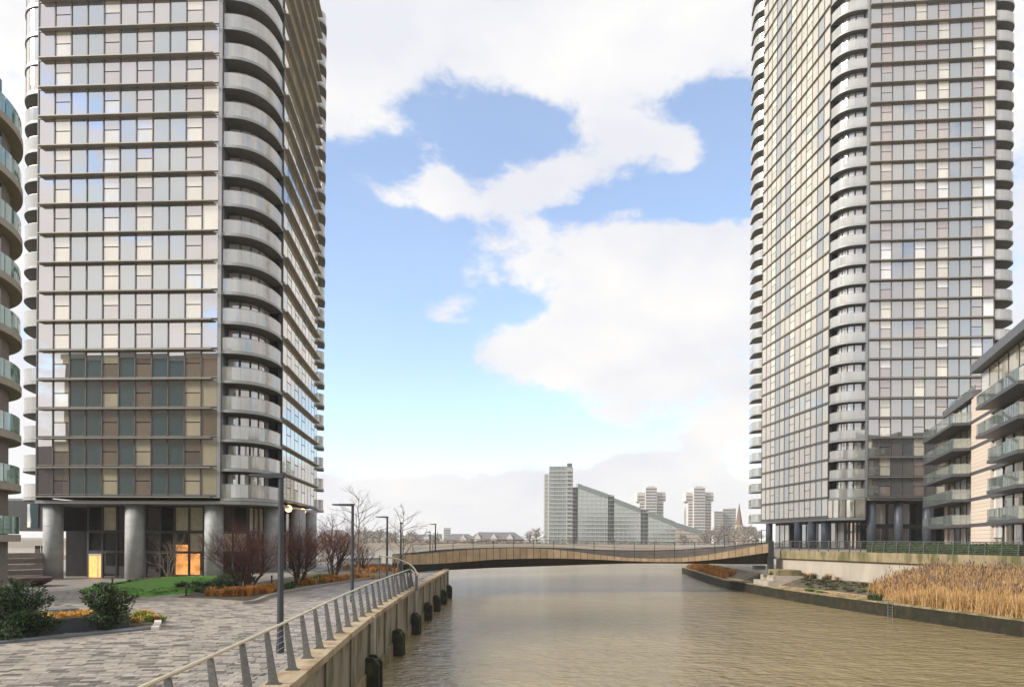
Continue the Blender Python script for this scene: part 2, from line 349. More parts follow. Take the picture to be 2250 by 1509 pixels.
def bez(p0, p1, p2, p3, n):
    o = []
    for i in range(n + 1):
        t = i / n; a, b, c, d = (1 - t) ** 3, 3 * t * (1 - t) ** 2, 3 * t * t * (1 - t), t ** 3
        o.append(Vector((p0[0] * a + p1[0] * b + p2[0] * c + p3[0] * d, p0[1] * a + p1[1] * b + p2[1] * c + p3[1] * d)))
    return o
def smooth_path(pts, n=8):
    """Catmull-Rom through the points (any dimension)"""
    P = [Vector(p) for p in pts]; out = []
    for i in range(len(P) - 1):
        p0, p1, p2, p3 = P[max(i - 1, 0)], P[i], P[i + 1], P[min(i + 2, len(P) - 1)]
        for k in range(n):
            t = k / n; out.append(0.5 * (2 * p1 + (p2 - p0) * t + (2 * p0 - 5 * p1 + 4 * p2 - p3) * t * t + (3 * p1 - p0 - 3 * p2 + p3) * t ** 3))
    return out + [P[-1]]
def inside(p, poly):
    r = False; n = len(poly)
    for i in range(n):
        a, b = poly[i], poly[(i + 1) % n]
        if (a[1] > p[1]) != (b[1] > p[1]) and p[0] < (b[0] - a[0]) * (p[1] - a[1]) / (b[1] - a[1]) + a[0]: r = not r
    return r
_cache = {}
def plate(w_, h_, mname, t=0.05):
    k = (round(w_, 3), round(h_, 3), mname, t)
    if k not in _cache:
        m = MB(); m.box(-w_ / 2, -t / 2, -h_ / 2, w_ / 2, t / 2, h_ / 2); _cache[k] = m.mesh('plate', mname)
    return _cache[k]

# ================================================================== SETTING
WATER = -3.1
m = MB(); m.box(-400, -160, WATER - 0.5, 700, 425, WATER); struct('water', m.mesh('water', 'water'))
# far land to the horizon
m = MB(); m.box(-5000, 424, -8, 5000, 2600, 0.2); struct('far_ground', m.mesh('far_ground', 'far_land'))
m = MB(); m.box(-5000, 422, -8, 5000, 424, 0.9); struct('far_embankment', m.mesh('far_embankment', 'embankment'))

# left bank: edge line of the coping (outer) in plan
EDGE = [(-4.6, -60), (-4.6, 4), (-5.35, 16.2), (-6.35, 30.5), (-7.0, 49.5), (-7.25, 73), (-7.6, 82.5), (-16, 96), (-30, 118), (-60, 135), (-400, 140)]
def gz(x, y=0): return -0.12 - 0.78 * sstep(-22, -40, x)
def gpt(px_, py_):
    """ground point on the left bank under a photo pixel"""
    z = -0.12
    for _ in range(6):
        p = gr(px_, py_, z); z = gz(p.x)
    p.z = z; return p
m = MB()
xs = [-400, -120, -70, -50, -40, -37, -34, -31, -28, -25, -22, -18, -12]
nst = 60
rows = []
for k in range(nst):
    y = -60 + 200 * k / (nst - 1)
    # edge x at this y
    ex = EDGE[-1][0]
    for a, b in zip(EDGE, EDGE[1:]):
        if a[1] <= y <= b[1]: ex = a[0] + (b[0] - a[0]) * (y - a[1]) / (b[1] - a[1]); break
    rows.append([(min(x, ex - 0.45), y, gz(min(x, ex - 0.45))) for x in xs] + [(ex - 0.42, y, -0.12)])
nc = len(rows[0])
m.v = [p for r in rows for p in r]
for i in range(nst - 1):
    for j in range(nc - 1):
        m.f.append((i * nc + j, i * nc + j + 1, (i + 1) * nc + j + 1, (i + 1) * nc + j)); m.m.append(0)
ground = struct('ground', m.mesh('ground', 'paving_base'))

def offset(line, d):
    out = []
    for i, p in enumerate(line):
        a = Vector(line[max(i - 1, 0)]); b = Vector(line[min(i + 1, len(line) - 1)]); t = (b - a).normalized()
        out.append(Vector(p) + Vector((-t.y, t.x)) * d)
    return out

# river wall with panel joints, its coping and its green foot
E2 = [Vector(p) for p in smooth_path(EDGE[1:7], 10)]
wallobj = thing('river_wall', 'weathered concrete river wall holding up the paved left bank', 'wall', (-6, 30, WATER))
m = MB(); m.ribbon([tuple(p) for p in offset(E2, 0.30)], -5.0, -0.22, 0.56); obj('wall_body', m.mesh('wall_body', 'river_wall'), wallobj)
m = MB(); m.ribbon([tuple(p) for p in offset(EDGE[6:], 0.3)], -5.0, -0.1, 0.56); obj('wall_return', m.mesh('wall_return', 'river_wall'), wallobj)
m = MB(); m.ribbon([tuple(p) for p in offset(E2, 0.0)], WATER - 1, WATER + 0.75, 0.10); obj('moss_skirt', m.mesh('moss_skirt', 'mossy_concrete'), wallobj)
# coping stones, 2.4 m each
def walk(line, step):
    out, acc_, prev = [Vector(line[0])], 0, Vector(line[0])
    for p in line[1:]:
        p = Vector(p); L = (p - prev).length
        while acc_ + L >= step:
            prev = prev + (p - prev).normalized() * (step - acc_); L = (p - prev).length; acc_ = 0; out.append(prev.copy())
        acc_ += L; prev = p
    return out
cp = walk(offset(E2, 0.26), 2.4)
for a, b in zip(cp, cp[1:]):
    d = (b - a).normalized() * 0.012
    m = MB(); m.ribbon([tuple(a + d), tuple(b - d)], -0.215, 0.0, 0.72); obj('coping_stone', m.mesh('coping_stone', 'coping'), wallobj)
for a in cp[1::2]:                                    # vertical joints on the water face
    q = a + Vector((0.33, 0)); m = MB(); m.box(q.x - 0.06, q.y - 0.03, WATER, q.x + 0.0, q.y + 0.03, -0.23); obj('joint_strip', m.mesh('joint_strip', 'joint'), wallobj)
for yv, hz in ((30.8, 0.0), (49.0, 0.35), (73.5, 0.1)):
    ex = min(E2, key=lambda p: abs(p.y - yv)).x
    m = MB(); m.box(ex + 0.03, yv - 0.14, WATER - 0.4, ex + 0.2, yv + 0.14, hz); o = obj('vertical_channel', m.mesh('vertical_channel', 'steel' if hz > .3 else 'concrete'), wallobj)

# paving: nearest 300 pavers one by one, the rest as one mass
BEDS = []
def bedpoly(pix): return [(p.x, p.y) for p in (gpt(*q) for q in pix)]
bed_main = bedpoly([(375, 1318), (548, 1324), (600, 1308), (690, 1290), (790, 1274), (880, 1262), (905, 1252), (850, 1238), (770, 1240), (720, 1252), (640, 1268), (560, 1282), (470, 1296), (420, 1304)])
bed_lawn = bedpoly([(175, 1302), (300, 1312), (440, 1302), (500, 1284), (520, 1270), (420, 1270), (330, 1276), (230, 1286)])
pl_a = bedpoly([(-40, 1412), (340, 1372), (345, 1350), (290, 1338), (120, 1330), (-40, 1345)])
BEDS += [bed_main, bed_lawn, pl_a]
PA = rad(9); ca, sa = math.cos(PA), math.sin(PA)
pav = []
PWX, PWY = 0.46, 0.24
for j in range(-20, 290):
    offx = R.random() * PWX
    for i in range(-125, 50):
        lx, ly = i * PWX + offx, 10 + j * PWY
        x, y = lx * ca - ly * sa, lx * sa + ly * ca
        if y < 14.5 or y > 72: continue
        u = CX + F * x / y
        if u < -60: continue
        ex = -5.35 - (y - 16) * 0.062 if y < 32 else (-6.35 - (y - 30.5) * 0.034 if y < 50 else -7.05)
        if x > ex - 1.15 or x < -48: continue
        if y > 52 and x < -20: continue
        if any(inside((x, y), b) for b in BEDS): continue
        pav.append((y, x))
pav.sort()
def paver_kind():
    r = R.random(); return 'paver_pale' if r < 0.44 else 'paver_mid' if r < 0.80 else 'paver_dark'
vis = [p for p in pav if EYE + 0.1 < (1509 - HY) / F * p[0] * 1.0 + 0.15 and -20 < CX + F * p[1] / p[0]]
vis = [p for p in pav if (EYE + 0.12) / p[0] * F < 1509 - HY + 8 and CX + F * p[1] / p[0] > -15][:300]
vs = set(vis)
def pv_shape(mb, x, y, z, mi=0):
    hx, hy = PWX / 2 - 0.012, PWY / 2 - 0.012
    c = [(x + a * ca - b * sa, y + a * sa + b * ca) for a, b in ((-hx, -hy), (hx, -hy), (hx, hy), (-hx, hy))]
    mb.add([(p[0], p[1], z - 0.03) for p in c] + [(p[0], p[1], z) for p in c], [(4, 5, 6, 7), (0, 1, 5, 4), (1, 2, 6, 5), (2, 3, 7, 6), (3, 0, 4, 7)], mi)
pm = {}
for k in ('paver_pale', 'paver_mid', 'paver_dark'):
    mm = MB(); pv_shape(mm, 0, 0, 0); pm[k] = mm.mesh('paver', k)
for y, x in vis:
    obj('paver', pm[paver_kind()], ground, (x, y, gz(x) + 0.026 + R.random() * 0.005), (R.uniform(-.004, .004), R.uniform(-.004, .004), 0))
mm = MB()
kk = ['paver_pale', 'paver_mid', 'paver_dark']
for p in pav:
    if p in vs: continue
    pv_shape(mm, p[1], p[0], gz(p[1]) + 0.026 + R.random() * 0.004, kk.index(paver_kind()))
obj('pavers', mm.mesh('pavers', kk), ground, kind='stuff')
print('pavers', len(pav))

# right bank: promenade, retaining wall, reed terrace
RW = [(44.2, 46), (43.6, 58), (39.5, 71), (34.0, 87.5), (33.6, 92), (38, 140), (40, 170)]          # line of the railing / top of the retaining wall
RE = [(38.4, 30), (35.9, 47.8), (33.2, 62), (31.2, 76), (30.4, 90), (30.3, 100), (34.9, 139)]         # edge of the terrace at the water
PROM = 2.3
m = MB(); m.prism([(48, -60)] + [(p[0] + 0.4, p[1]) for p in RW] + [(60, 200), (300, 200), (300, -60)], 1.2, PROM); struct('promenade', m.mesh('promenade', 'paving_base'))
rwall = thing('retaining_wall', 'pale concrete retaining wall with mossy cap above the reed terrace', 'wall', (39, 70, -2))
RWs = [tuple(p) for p in smooth_path(RW[:4], 8)]
m = MB(); m.ribbon([tuple(p) for p in offset(RWs, -0.1)], -3.0, 1.35, 0.5); obj('wall_body', m.mesh('wall_body', 'pale_concrete'), rwall)
cw = walk(offset(RWs, 0.05), 3.0)
for a, b in zip(cw, cw[1:]):
    d = (b - a).normalized() * 0.012
    m = MB(); m.ribbon([tuple(a + d), tuple(b - d)], 1.36, PROM + 0.06, 0.85); obj('cap_panel', m.mesh('cap_panel', 'mossy_concrete'), rwall)
# terrace soil
m = MB(); n1 = 26
TE, TW = walk(smooth_path(RE, 8), 1.0), walk(smooth_path(RW[:6], 8), 1.0)
def lerp_line(L, t):
    f = t * (len(L) - 1); i = min(int(f), len(L) - 2); return L[i].lerp(L[i + 1], f - i)
NV = 46
for i in range(NV + 1):
    a = lerp_line(TE, i / NV); b = lerp_line(TW, i / NV)
    for j in range(9):
        p = a.lerp(b, j / 8); h = -2.0 + 1.15 * sstep(0.15, 1, j / 8) + R.uniform(-.08, .08) * (0 < j < 8)
        m.v.append((p.x, p.y, h))
for i in range(NV):
    for j in range(8):
        q = i * 9 + j; m.f.append((q, q + 1, q + 10, q + 9)); m.m.append(1 if j < 3 else 0)
struct('terrace_ground', m.mesh('terrace_ground', ['soil', 'mud'], True))
tw = thing('terrace_wall', 'low moss covered wall edging the reed terrace at the water', 'wall', (33, 62, WATER))
m = MB(); m.ribbon([tuple(p) for p in offset([tuple(q) for q in smooth_path(RE, 8)], 0.0)], -5, -1.98, 0.5); obj('wall_body', m.mesh('wall_body', 'moss'), tw)
cw = walk(offset([tuple(q) for q in smooth_path(RE, 8)], 0.0), 4.0)
for a, b in zip(cw, cw[1:]):
    d = (b - a).normalized() * 0.02
    m = MB(); m.ribbon([tuple(a + d), tuple(b - d)], -1.975, -1.86, 0.60); obj('cap_stone', m.mesh('cap_stone', 'mossy_concrete'), tw)

# ================================================================== TOWERS
V2 = lambda x, y: Vector((x, y))
def facade(T, a, b, z0, nf, pitch, cols, panefn, singles=True, fin=0.55, band=0.34, fin_in=(0, 0), mull=0.11, fin_mat='fin_brown', split=0.52, skip=None, stuffname='side_panes', mdep=.10):
    """curtain wall from a to b (left to right seen from outside): backing, mullions, a band and fin per storey, every pane"""
    a, b = V2(*a), V2(*b); L = (b - a).length; d = (b - a) / L; n = V2(d.y, -d.x); rz = math.atan2(d.y, d.x)
    nc_ = len(cols); cw_ = L / nc_
    m = MB(); m.wall(a, b, 0.4, z0, z0 + nf * pitch, 0, 0.04); obj('facade_wall', m.mesh('facade_wall', 'backing'), T)
    for i in range(nc_ + 1):
        p = a + d * (i * cw_) + n * 0.05
        m = MB(); m.box(-mull / 2, -mdep, 0, mull / 2, 0.06, nf * pitch); k = ('mull', round(mull, 3), nf, pitch, mdep)
        if k not in _cache: _cache[k] = m.mesh('mullion', 'mullion')
        obj('mullion', _cache[k], T, (p.x, p.y, z0), (0, 0, rz))
    bm_ = MB(); bm_.box(0, -0.13, 0, L, 0.0, 0.10); bm_.box(0, -0.05, 0.10, L, 0.0, band - 0.06, 1); bm_.box(0, -0.12, band - 0.06, L, 0.0, band)
    bme = bm_.mesh('floor_band', ['band_grey', 'mullion'])
    if fin:
        fm = MB(); fm.box(fin_in[0], -fin - 0.13, 0.0, L - fin_in[1], -0.135, 0.10); fme = fm.mesh('sun_fin', fin_mat)
    mats_, sm = [], MB()
    def put(name, xc, zc, w_, h_, mt):
        p = a + d * xc + n * (0.03 + R.uniform(0, .006))
        if singles:
            obj(name, plate(w_, h_, mt), T, (p.x, p.y, zc), (R.gauss(0, .0034), 0, rz + R.gauss(0, .0034)))
        else:
            if mt not in mats_: mats_.append(mt)
            t = R.gauss(0, .003); q0, q1 = p - d * w_ / 2, p + d * w_ / 2; e = n * 0.02 + n * t
            f = n * (0.02 - t)
            vs_ = [(q0.x + e.x, q0.y + e.y, zc - h_ / 2), (q1.x + f.x, q1.y + f.y, zc - h_ / 2), (q1.x + f.x, q1.y + f.y, zc + h_ / 2), (q0.x + e.x, q0.y + e.y, zc + h_ / 2)]
            sm.add(vs_, [(0, 1, 2, 3)], mats_.index(mt))
    for i in range(nf):
        z = z0 + i * pitch; p = a
        obj('floor_band', bme, T, (p.x, p.y, z), (0, 0, rz))
        if fin: obj('sun_fin', fme, T, (p.x, p.y, z + 0.02), (0, 0, rz))
        lo, hi = z + band + 0.02, z + pitch - 0.02
        for c, kind in enumerate(cols):
            if skip and skip(i, c): continue
            xc = (c + 0.5) * cw_; w_ = cw_ - mull - 0.01
            if kind == 's':
                zm = lo + (hi - lo) * split
                put('window_pane', xc, (lo + zm - 0.05) / 2, w_, zm - 0.05 - lo, panefn(i, c, 'low'))
                put('window_pane', xc, (zm + 0.05 + hi) / 2, w_, hi - zm - 0.05, panefn(i, c, 'up'))
            else:
                put('spandrel_panel', xc, (lo + hi) / 2, w_, hi - lo, panefn(i, c, 'full'))
    if not singles: obj(stuffname, sm.mesh(stuffname, mats_), T, kind='stuff')

def corner_balconies(T, A, K, B, zs, ks=(0.8, 0.7), inner=None, panels=4, n=12, doors=4, dep=2.2, glass='balustrade', door_mat='door_glass', bay=None, recess=True, thick=0.26, inset=0.70):
    """rounded corner: a slab per storey, balustrade panels, a handrail, glazed doors behind"""
    A, K, B = V2(*A), V2(*K), V2(*B)
    cur = bez(A, A + (K - A) * ks[0], B + (K - B) * ks[1], B, n)
    I = V2(*inner) if inner else A + (B - K)
    o3 = Vector((A.x, A.y, 0))
    rel = [p - A for p in cur]
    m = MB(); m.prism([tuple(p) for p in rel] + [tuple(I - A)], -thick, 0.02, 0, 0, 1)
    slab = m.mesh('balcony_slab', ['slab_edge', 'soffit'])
    ctr = (A + B + I) / 3 - A
    ins = [p + (ctr - p).normalized() * 0.10 for p in rel]
    pan = []
    for k in range(panels):
        i0, i1 = round(k * n / panels), round((k + 1) * n / panels)
        m = MB(); seg = [tuple(p) for p in ins[i0:i1 + 1]]
        s0 = V2(*seg[0]).lerp(V2(*seg[1]), 0.03); seg[0] = tuple(s0)
        m.ribbon(seg, 0.06, 1.38, 0.025); pan.append(m.mesh('balustrade_panel', glass))
    m = MB(); m.tube([(p.x, p.y, 1.41) for p in ins], 0.03, 5); rail = m.mesh('handrail', 'steel')
    pitch = zs[1] - zs[0]
    fd = (K - A).normalized(); inn = (I - A).normalized()
    if bay:
        m = MB(); m.ribbon([tuple(p) for p in ins], 0.14, pitch - thick - 0.12, 0.03); bayp = m.mesh('bay_glass', 'pane_side')
        m = MB(); m.ribbon([tuple(p * 1.0) for p in rel], -thick + .02, 0.16, 0.06); bayb = m.mesh('bay_band', 'band_grey')
        bf = MB()
        for k in range(0, n + 1, 2): bf.tube([(ins[k].x, ins[k].y, 0.1), (ins[k].x, ins[k].y, pitch - .3)], 0.06, 4)
        bayf = bf.mesh('bay_frame', 'mullion')
    Ir = I - A
    icur = [Ir + (p - Ir) * inset for p in rel]; icur2 = [Ir + (p - Ir) * (inset - .04) for p in rel]
    dmesh = []
    for k in range(doors):
        t0, t1 = (k + .14) / doors * .93, (k + .93) / doors * .93
        pts = []
        for j in range(5):
            f = (t0 + (t1 - t0) * j / 4) * n; i_ = min(n - 1, int(f)); pts.append(tuple(icur[i_].lerp(icur[i_ + 1], f - i_)))
        m = MB(); m.ribbon(pts, .12, pitch - thick - .18, .06); dmesh.append(m.mesh('balcony_door', door_mat))
    for i, z in enumerate(zs):
        nm = 'bay_window' if bay and i >= bay else 'balcony'
        bo = obj(nm, slab, T, (A.x, A.y, z))
        if nm == 'bay_window':
            obj('bay_glass', bayp, bo, (A.x, A.y, z)); obj('bay_band', bayb, bo, (A.x, A.y, z)); obj('bay_frame', bayf, bo, (A.x, A.y, z)); continue
        for pmesh in pan: obj('balustrade_panel', pmesh, bo, (A.x, A.y, z))
        obj('handrail', rail, bo, (A.x, A.y, z))
        if recess and doors:
            for q in dmesh: obj('balcony_door', q, bo, (A.x, A.y, z))
    if recess:
        z0, z1 = zs[0], zs[-1] + pitch
        m = MB(); m.ribbon([tuple(p + A) for p in icur2], z0 - 0.2, z1, .12)
        m.prism([tuple(A + inn * .05), tuple(icur2[0] + A), tuple(icur2[0] + A - fd * .1), tuple(A + inn * .05 - fd * .1)], z0 - .2, z1)
        obj('recess_wall', m.mesh('recess_wall', 'recess'), T)

PIT = 3.0
# ------------------------------------------------------------------ left tower
LZ0 = 7.55
a1 = at(84, 600, 70.6); b1 = at(481, 600, 69.6)
LA, LB = V2(a1.x, a1.y), V2(b1.x, b1.y)
fdir = (LB - LA).normalized()
sN = at(621, 700, 75.5); sF = at(697, 700, 95.8)
SN, SF = V2(sN.x, sN.y), V2(sF.x, sF.y); sdir = (SF - SN).normalized()
# corner point where the two faces would meet
t_ = ((SN - LB).x * sdir.y - (SN - LB).y * sdir.x) / (fdir.x * sdir.y - fdir.y * sdir.x)
LK = LB + fdir * t_
LT = thing('residential_tower', 'tall glazed tower on round grey columns with curved corner balconies, beside the paved plaza', 'tower', (LA.x + 10, LA.y + 8, -0.9))
LNF = 24
lcols = ['p', 's', 'p', 'p', 's', 'p', 's', 'p', 'p', 's', 'p']
def lpane(i, c, k):
    if c == 0: return 'pane_taupe'
    if c == 10: return 'pane_brown' if R.random() < .6 else 'pane_curtain'
    if k == 'full': return 'pane_teal' if R.random() < .93 else 'pane_taupe'
    r = R.random(); return 'pane_curtain' if r < .5 else 'pane_brown' if r < .85 else 'pane_taupe'
facade(LT, LA, LB, LZ0, LNF, PIT, lcols, lpane, True, fin=0.48, fin_in=(0.3, 0.5))
# solid edge post at the corner
m = MB(); q = LB + fdir * 0.14; m.box(q.x - 0.16, q.y - 0.16, LZ0, q.x + 0.16, q.y + 0.5, LZ0 + LNF * PIT); obj('corner_post', m.mesh('corner_post', 'band_grey'), LT)
scols = ['p', 's', 'p', 's', 'p', 's', 'p', 'p', 's', 'p']
def lside(i, c, k):
    r = R.random(); return 'pane_side' if r < .7 else 'pane_side_grey' if r < .9 else 'pane_curtain'
facade(LT, SN, SF, LZ0, LNF, PIT, scols, lside, False, fin=0.42, fin_in=(0.2, 0.0), mdep=.015)
zsL = [LZ0 + i * PIT for i in range(LNF)]
corner_balconies(LT, LB + fdir * .32, LK, SN, zsL, ks=(0.75, 0.52), panels=5, n=20, doors=5, inset=.72)
# left rounded corner: balconies, closed bays near the top
LKl = LA - fdir * 3.3; LBl = LKl + V2(-sdir.x * -1, sdir.y) * 6.0
corner_balconies(LT, LA - fdir * .15, LKl, LBl, zsL, ks=(0.72, 0.6), panels=3, n=12, doors=3, bay=14, inset=.6)
# far corner lobes
e0 = SF; corner_balconies(LT, e0 + sdir * .2, e0 + sdir * 1.2 + V2(.95, .1), e0 + sdir * 4.6 + V2(.2, 0), zsL, ks=(1, 1), inner=tuple(e0 + sdir * 3 - V2(2.2, 0)), panels=2, n=10, recess=False)
# core behind the faces, floor plates, roof
core = [tuple(LA + V2(.3, .9)), tuple(LB + V2(-.4, .9)), tuple(LB + V2(.2, 4.2)), tuple(SN + V2(-1.2, 1.4)), tuple(SF + V2(-1.0, 0)), tuple(SF + V2(-22, 3)), tuple(LA + V2(-1.0, 18))]
m = MB(); m.prism(core, LZ0 + 0.05, LZ0 + LNF * PIT + 0.2); obj('core', m.mesh('core', 'backing'), LT)
cb = bez(LB + fdir * .3, LB + fdir * .3 + (LK - LB) * .75, SN + (LK - SN) * .52, SN, 10)
base_poly = [tuple(LA - fdir * .1 + V2(0, -.2))] + [tuple(LB + V2(0, -.2))] + [tuple(p) for p in cb[1:]] + [tuple(SF + V2(.2, 0)), tuple(SF + V2(-24, 4)), tuple(LA + V2(-3.0, 20))]
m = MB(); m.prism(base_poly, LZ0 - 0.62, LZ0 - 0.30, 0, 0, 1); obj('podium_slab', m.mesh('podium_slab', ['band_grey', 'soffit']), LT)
m = MB(); m.prism(base_poly, LZ0 + LNF * PIT, LZ0 + LNF * PIT + 1.2); obj('roof', m.mesh('roof', 'band_grey'), LT)
# columns
def column(T, x, y, z0, z1, r, mt, nseg=20):
    k = ('col', round(z1 - z0, 2), r, mt)
    if k not in _cache:
        mm = MB(); mm.tube([(0, 0, 0), (0, 0, z1 - z0)], r, nseg); mm.tube([(0, 0, 0.0), (0, 0, 0.12)], r * 1.06, nseg)
        mm.tube([(0, 0, (z1 - z0) * .36), (0, 0, (z1 - z0) * .36 + .05)], r * 1.006, nseg); mm.tube([(0, 0, (z1 - z0) * .7), (0, 0, (z1 - z0) * .7 + .05)], r * 1.006, nseg)
        _cache[k] = mm.mesh('column', mt, True)
    return obj('column', _cache[k], T, (x, y, z0))
for px_, Z in ((117, 71.6), (296, 71.2), (470, 70.9), (598, 75.8), (655, 83), (681, 91)):
    p = at(px_, 1190, Z); column(LT, p.x, p.y, gz(p.x) - .1, LZ0 - 0.55, 0.92 if Z < 73 else 0.85, 'column_grey')
# glazed lobby behind the columns
LO = V2(0, 4.2)
l0, l1 = LA + V2(2.8, 4.2), LB + V2(1.5, 4.2)
l2 = SN + V2(-2.6, 3.0); l3 = SF + V2(-2.4, 0)
m = MB(); m.prism([tuple(l0 + V2(0, 2.6)), tuple(l1 + V2(-.3, 2.6)), tuple(l2 + V2(-1.3, 3)), tuple(l3 + V2(-1.6, 0)), tuple(l3 + V2(-18, 0)), tuple(l0 + V2(-1, 14))], -1.0, LZ0 - .65); obj('lobby_core', m.mesh('lobby_core', 'backing'), LT)
zg = -0.92; zt = LZ0 - 0.62
def lobby(a, b, npan, fn):
    L = (b - a).length; d = (b - a) / L; rz = math.atan2(d.y, d.x); wv = L / npan; n = V2(d.y, -d.x)
    H = zt - zg; rows_ = [(0, .36), (.36, .64), (.64, 1)]
    for i in range(npan + 1):
        q = a + d * (i * wv) + n * .06
        mm = MB(); mm.box(-.09, -.1, 0, .09, .1, H); k = ('lm', round(H, 2))
        if k not in _cache: _cache[k] = mm.mesh('lobby_mullion', 'charcoal')
        obj('lobby_mullion', _cache[k], LT, (q.x, q.y, zg), (0, 0, rz))
    for r0, r1 in rows_:
        if r0:
            q = a + n * .05; mm = MB(); mm.box(0, -.1, -.14, L, .1, .14); obj('lobby_transom', mm.mesh('lobby_transom', 'charcoal'), LT, (q.x, q.y, zg + r0 * H), (0, 0, rz))
        for i in range(npan):
            q = a + d * ((i + .5) * wv); mt = fn(i, r0)
            if mt: obj('lobby_pane', plate(wv - .2, (r1 - r0) * H - .3, mt), LT, (q.x, q.y, zg + (r0 + r1) / 2 * H), (0, 0, rz))
def lf(i, r0):
    if i in (1, 7, 8) and r0 > .3: return 'lit_cream' if R.random() < .45 else 'dark_glass'
    if i >= 6 and r0 > .6: return 'lit_cream' if R.random() < .4 else 'dark_glass'
    if i >= 7 and .3 < r0 < .6: return 'lit_cream'
    return 'lobby_glass' if i >= 6 else 'dark_glass'
lobby(l0, l1, 11, lf)
lobby(l1, l2, 4, lambda i, r: 'lit_cream' if r > .6 else 'lobby_glass')
lobby(l2, l3, 6, lambda i, r: 'dark_glass')
# warm interior seen through the lobby glass
def warm(p, w_, h_, rz, z, mt='lit_warm'): obj('lit_interior', plate(w_, h_, mt, .1), LT, (p.x, p.y, z), (0, 0, rz))
dL = (l1 - l0).normalized(); rzL = math.atan2(dL.y, dL.x)
for px_, y0, y1, wpx in ((410, 1196, 1262, 60), (360, 1215, 1262, 30), (500, 1168, 1188, 40)):
    q = at(px_, (y0 + y1) / 2, 76.4); warm(q, wpx / F * 76, (y1 - y0) / F * 76, rzL, q.z)
dL2 = (l2 - l1).normalized(); q = l1.lerp(l2, .5) + V2(-.6, 1.2)
warm(q, (l2 - l1).length * .9, 0.9, math.atan2(dL2.y, dL2.x), 3.6); warm(q, (l2 - l1).length * .9, 3.0, math.atan2(dL2.y, dL2.x), 1.2, 'timber_pale')
dq = at(209, 1255, l0.y - .12)
dr = obj('entrance_door', plate(1.35, 2.35, 'door_lit', .1), LT, (dq.x, dq.y, gz(dq.x) + 1.2), (0, 0, rzL))
mm = MB(); mm.box(-.85, -.08, -1.22, -.69, .1, 1.4); mm.box(.69, -.08, -1.22, .85, .1, 1.4); mm.box(-.69, -.08, 1.2, .69, .1, 1.4); mm.box(.30, -.085, -1.15, .38, -.055, 1.15)
obj('door_frame', mm.mesh('door_frame', 'white_frame'), dr, (dq.x, dq.y, gz(dq.x) + 1.2))
def ball(mb, c, r, mi=0, nu=10, nv=6):
    o = len(mb.v)
    for j in range(nv + 1):
        f = math.pi * j / nv
        for i in range(nu): a = 2 * math.pi * i / nu; mb.v.append((c[0] + r * math.sin(f) * math.cos(a), c[1] + r * math.sin(f) * math.sin(a), c[2] + r * math.cos(f)))
    for j in range(nv):
        for i in range(nu): i2 = (i + 1) % nu; mb.f.append((o + j * nu + i, o + (j + 1) * nu + i, o + (j + 1) * nu + i2, o + j * nu + i2)); mb.m.append(mi)
for px_, py_, Z in ((665, 1124, 84.5), (634, 1117, 79.5)):
    p = at(px_, py_, Z); mm = MB(); ball(mm, (0, 0, 0), .42); mm.tube([(0, 0, .35), (0, 0, LZ0 - .6 - p.z)], .03, 5)
    obj('globe_lamp', mm.mesh('globe_lamp', 'globe', True), LT, tuple(p))

# ------------------------------------------------------------------ right tower
RZ0 = 10.25; RNF = 34
a2 = at(1909, 600, 104.5); b2 = at(2184, 600, 102.8)
RA, RB = V2(a2.x, a2.y), V2(b2.x, b2.y); rf = (RB - RA).normalized()
n2 = at(1822, 700, 108.0); f2 = at(1676, 700, 131.5)
RN, RF = V2(n2.x, n2.y), V2(f2.x, f2.y); rs_ = (RF - RN).normalized()
t_ = ((RN - RA).x * rs_.y - (RN - RA).y * rs_.x) / (rf.x * rs_.y - rf.y * rs_.x)
RK = RA + rf * t_
RT = thing('residential_tower', 'tallest grey glass tower with stacked curved balconies on the far side of the creek', 'tower', (RA.x + 8, RA.y + 10, PROM))
rcols = ['p', 's', 'p', 'p', 's', 'p', 's', 'p', 'p', 's', 'p']
memo = {}
def rpane(i, c, k):
    if c == 10: return R.choice(['pane_r_cream', 'pane_r_white', 'pane_r_cream', 'pane_r_pink']) if i > 7 else 'pane_r_grey'
    if k == 'full': return 'pane_r_blue' if c in (3, 7, 8) and R.random() < .6 else 'pane_r_grey'
    if (i, c) not in memo:
        pool = ['pane_r_cream', 'pane_r_white', 'pane_r_pink', 'pane_r_grey', 'pane_r_cream'] if i < 17 else ['pane_r_pink', 'pane_r_pink', 'pane_r_grey', 'pane_r_cream']
        memo[(i, c)] = R.choice(pool)
    base = memo[(i, c)]
    return base if k == 'up' or R.random() < .6 else R.choice(['pane_r_pink', 'pane_r_grey', base])
facade(RT, RA, RB, RZ0, RNF, PIT, rcols, rpane, True, fin=0.5, band=0.36, fin_in=(0, 0), mull=0.10)
m = MB(); q = RA - rf * .16; m.box(q.x - .15, q.y - .15, RZ0, q.x + .14, q.y + .5, RZ0 + RNF * PIT); obj('corner_post', m.mesh('corner_post', 'band_grey'), RT)
rsc = ['p', 'p', 's', 'p', 'p', 'p', 's', 'p', 'p', 's', 'p', 'p', 'p']
def rside(i, c, k):
    if k != 'full': return R.choice(['pane_side', 'pane_r_cream', 'pane_r_cream'])
    return ['pane_side', 'pane_side', 'pane_side', 'pane_side_grey', 'pane_side', 'pane_side_grey'][(c * 5 + 2) % 6] if R.random() < .85 else 'pane_side'
facade(RT, RF, RN, RZ0 - PIT, RNF + 1, PIT, rsc, rside, False, fin=0.18, band=0.36, mull=0.14, fin_mat='fin_brown', mdep=.04)
zsR = [RZ0 + i * PIT for i in range(RNF)]
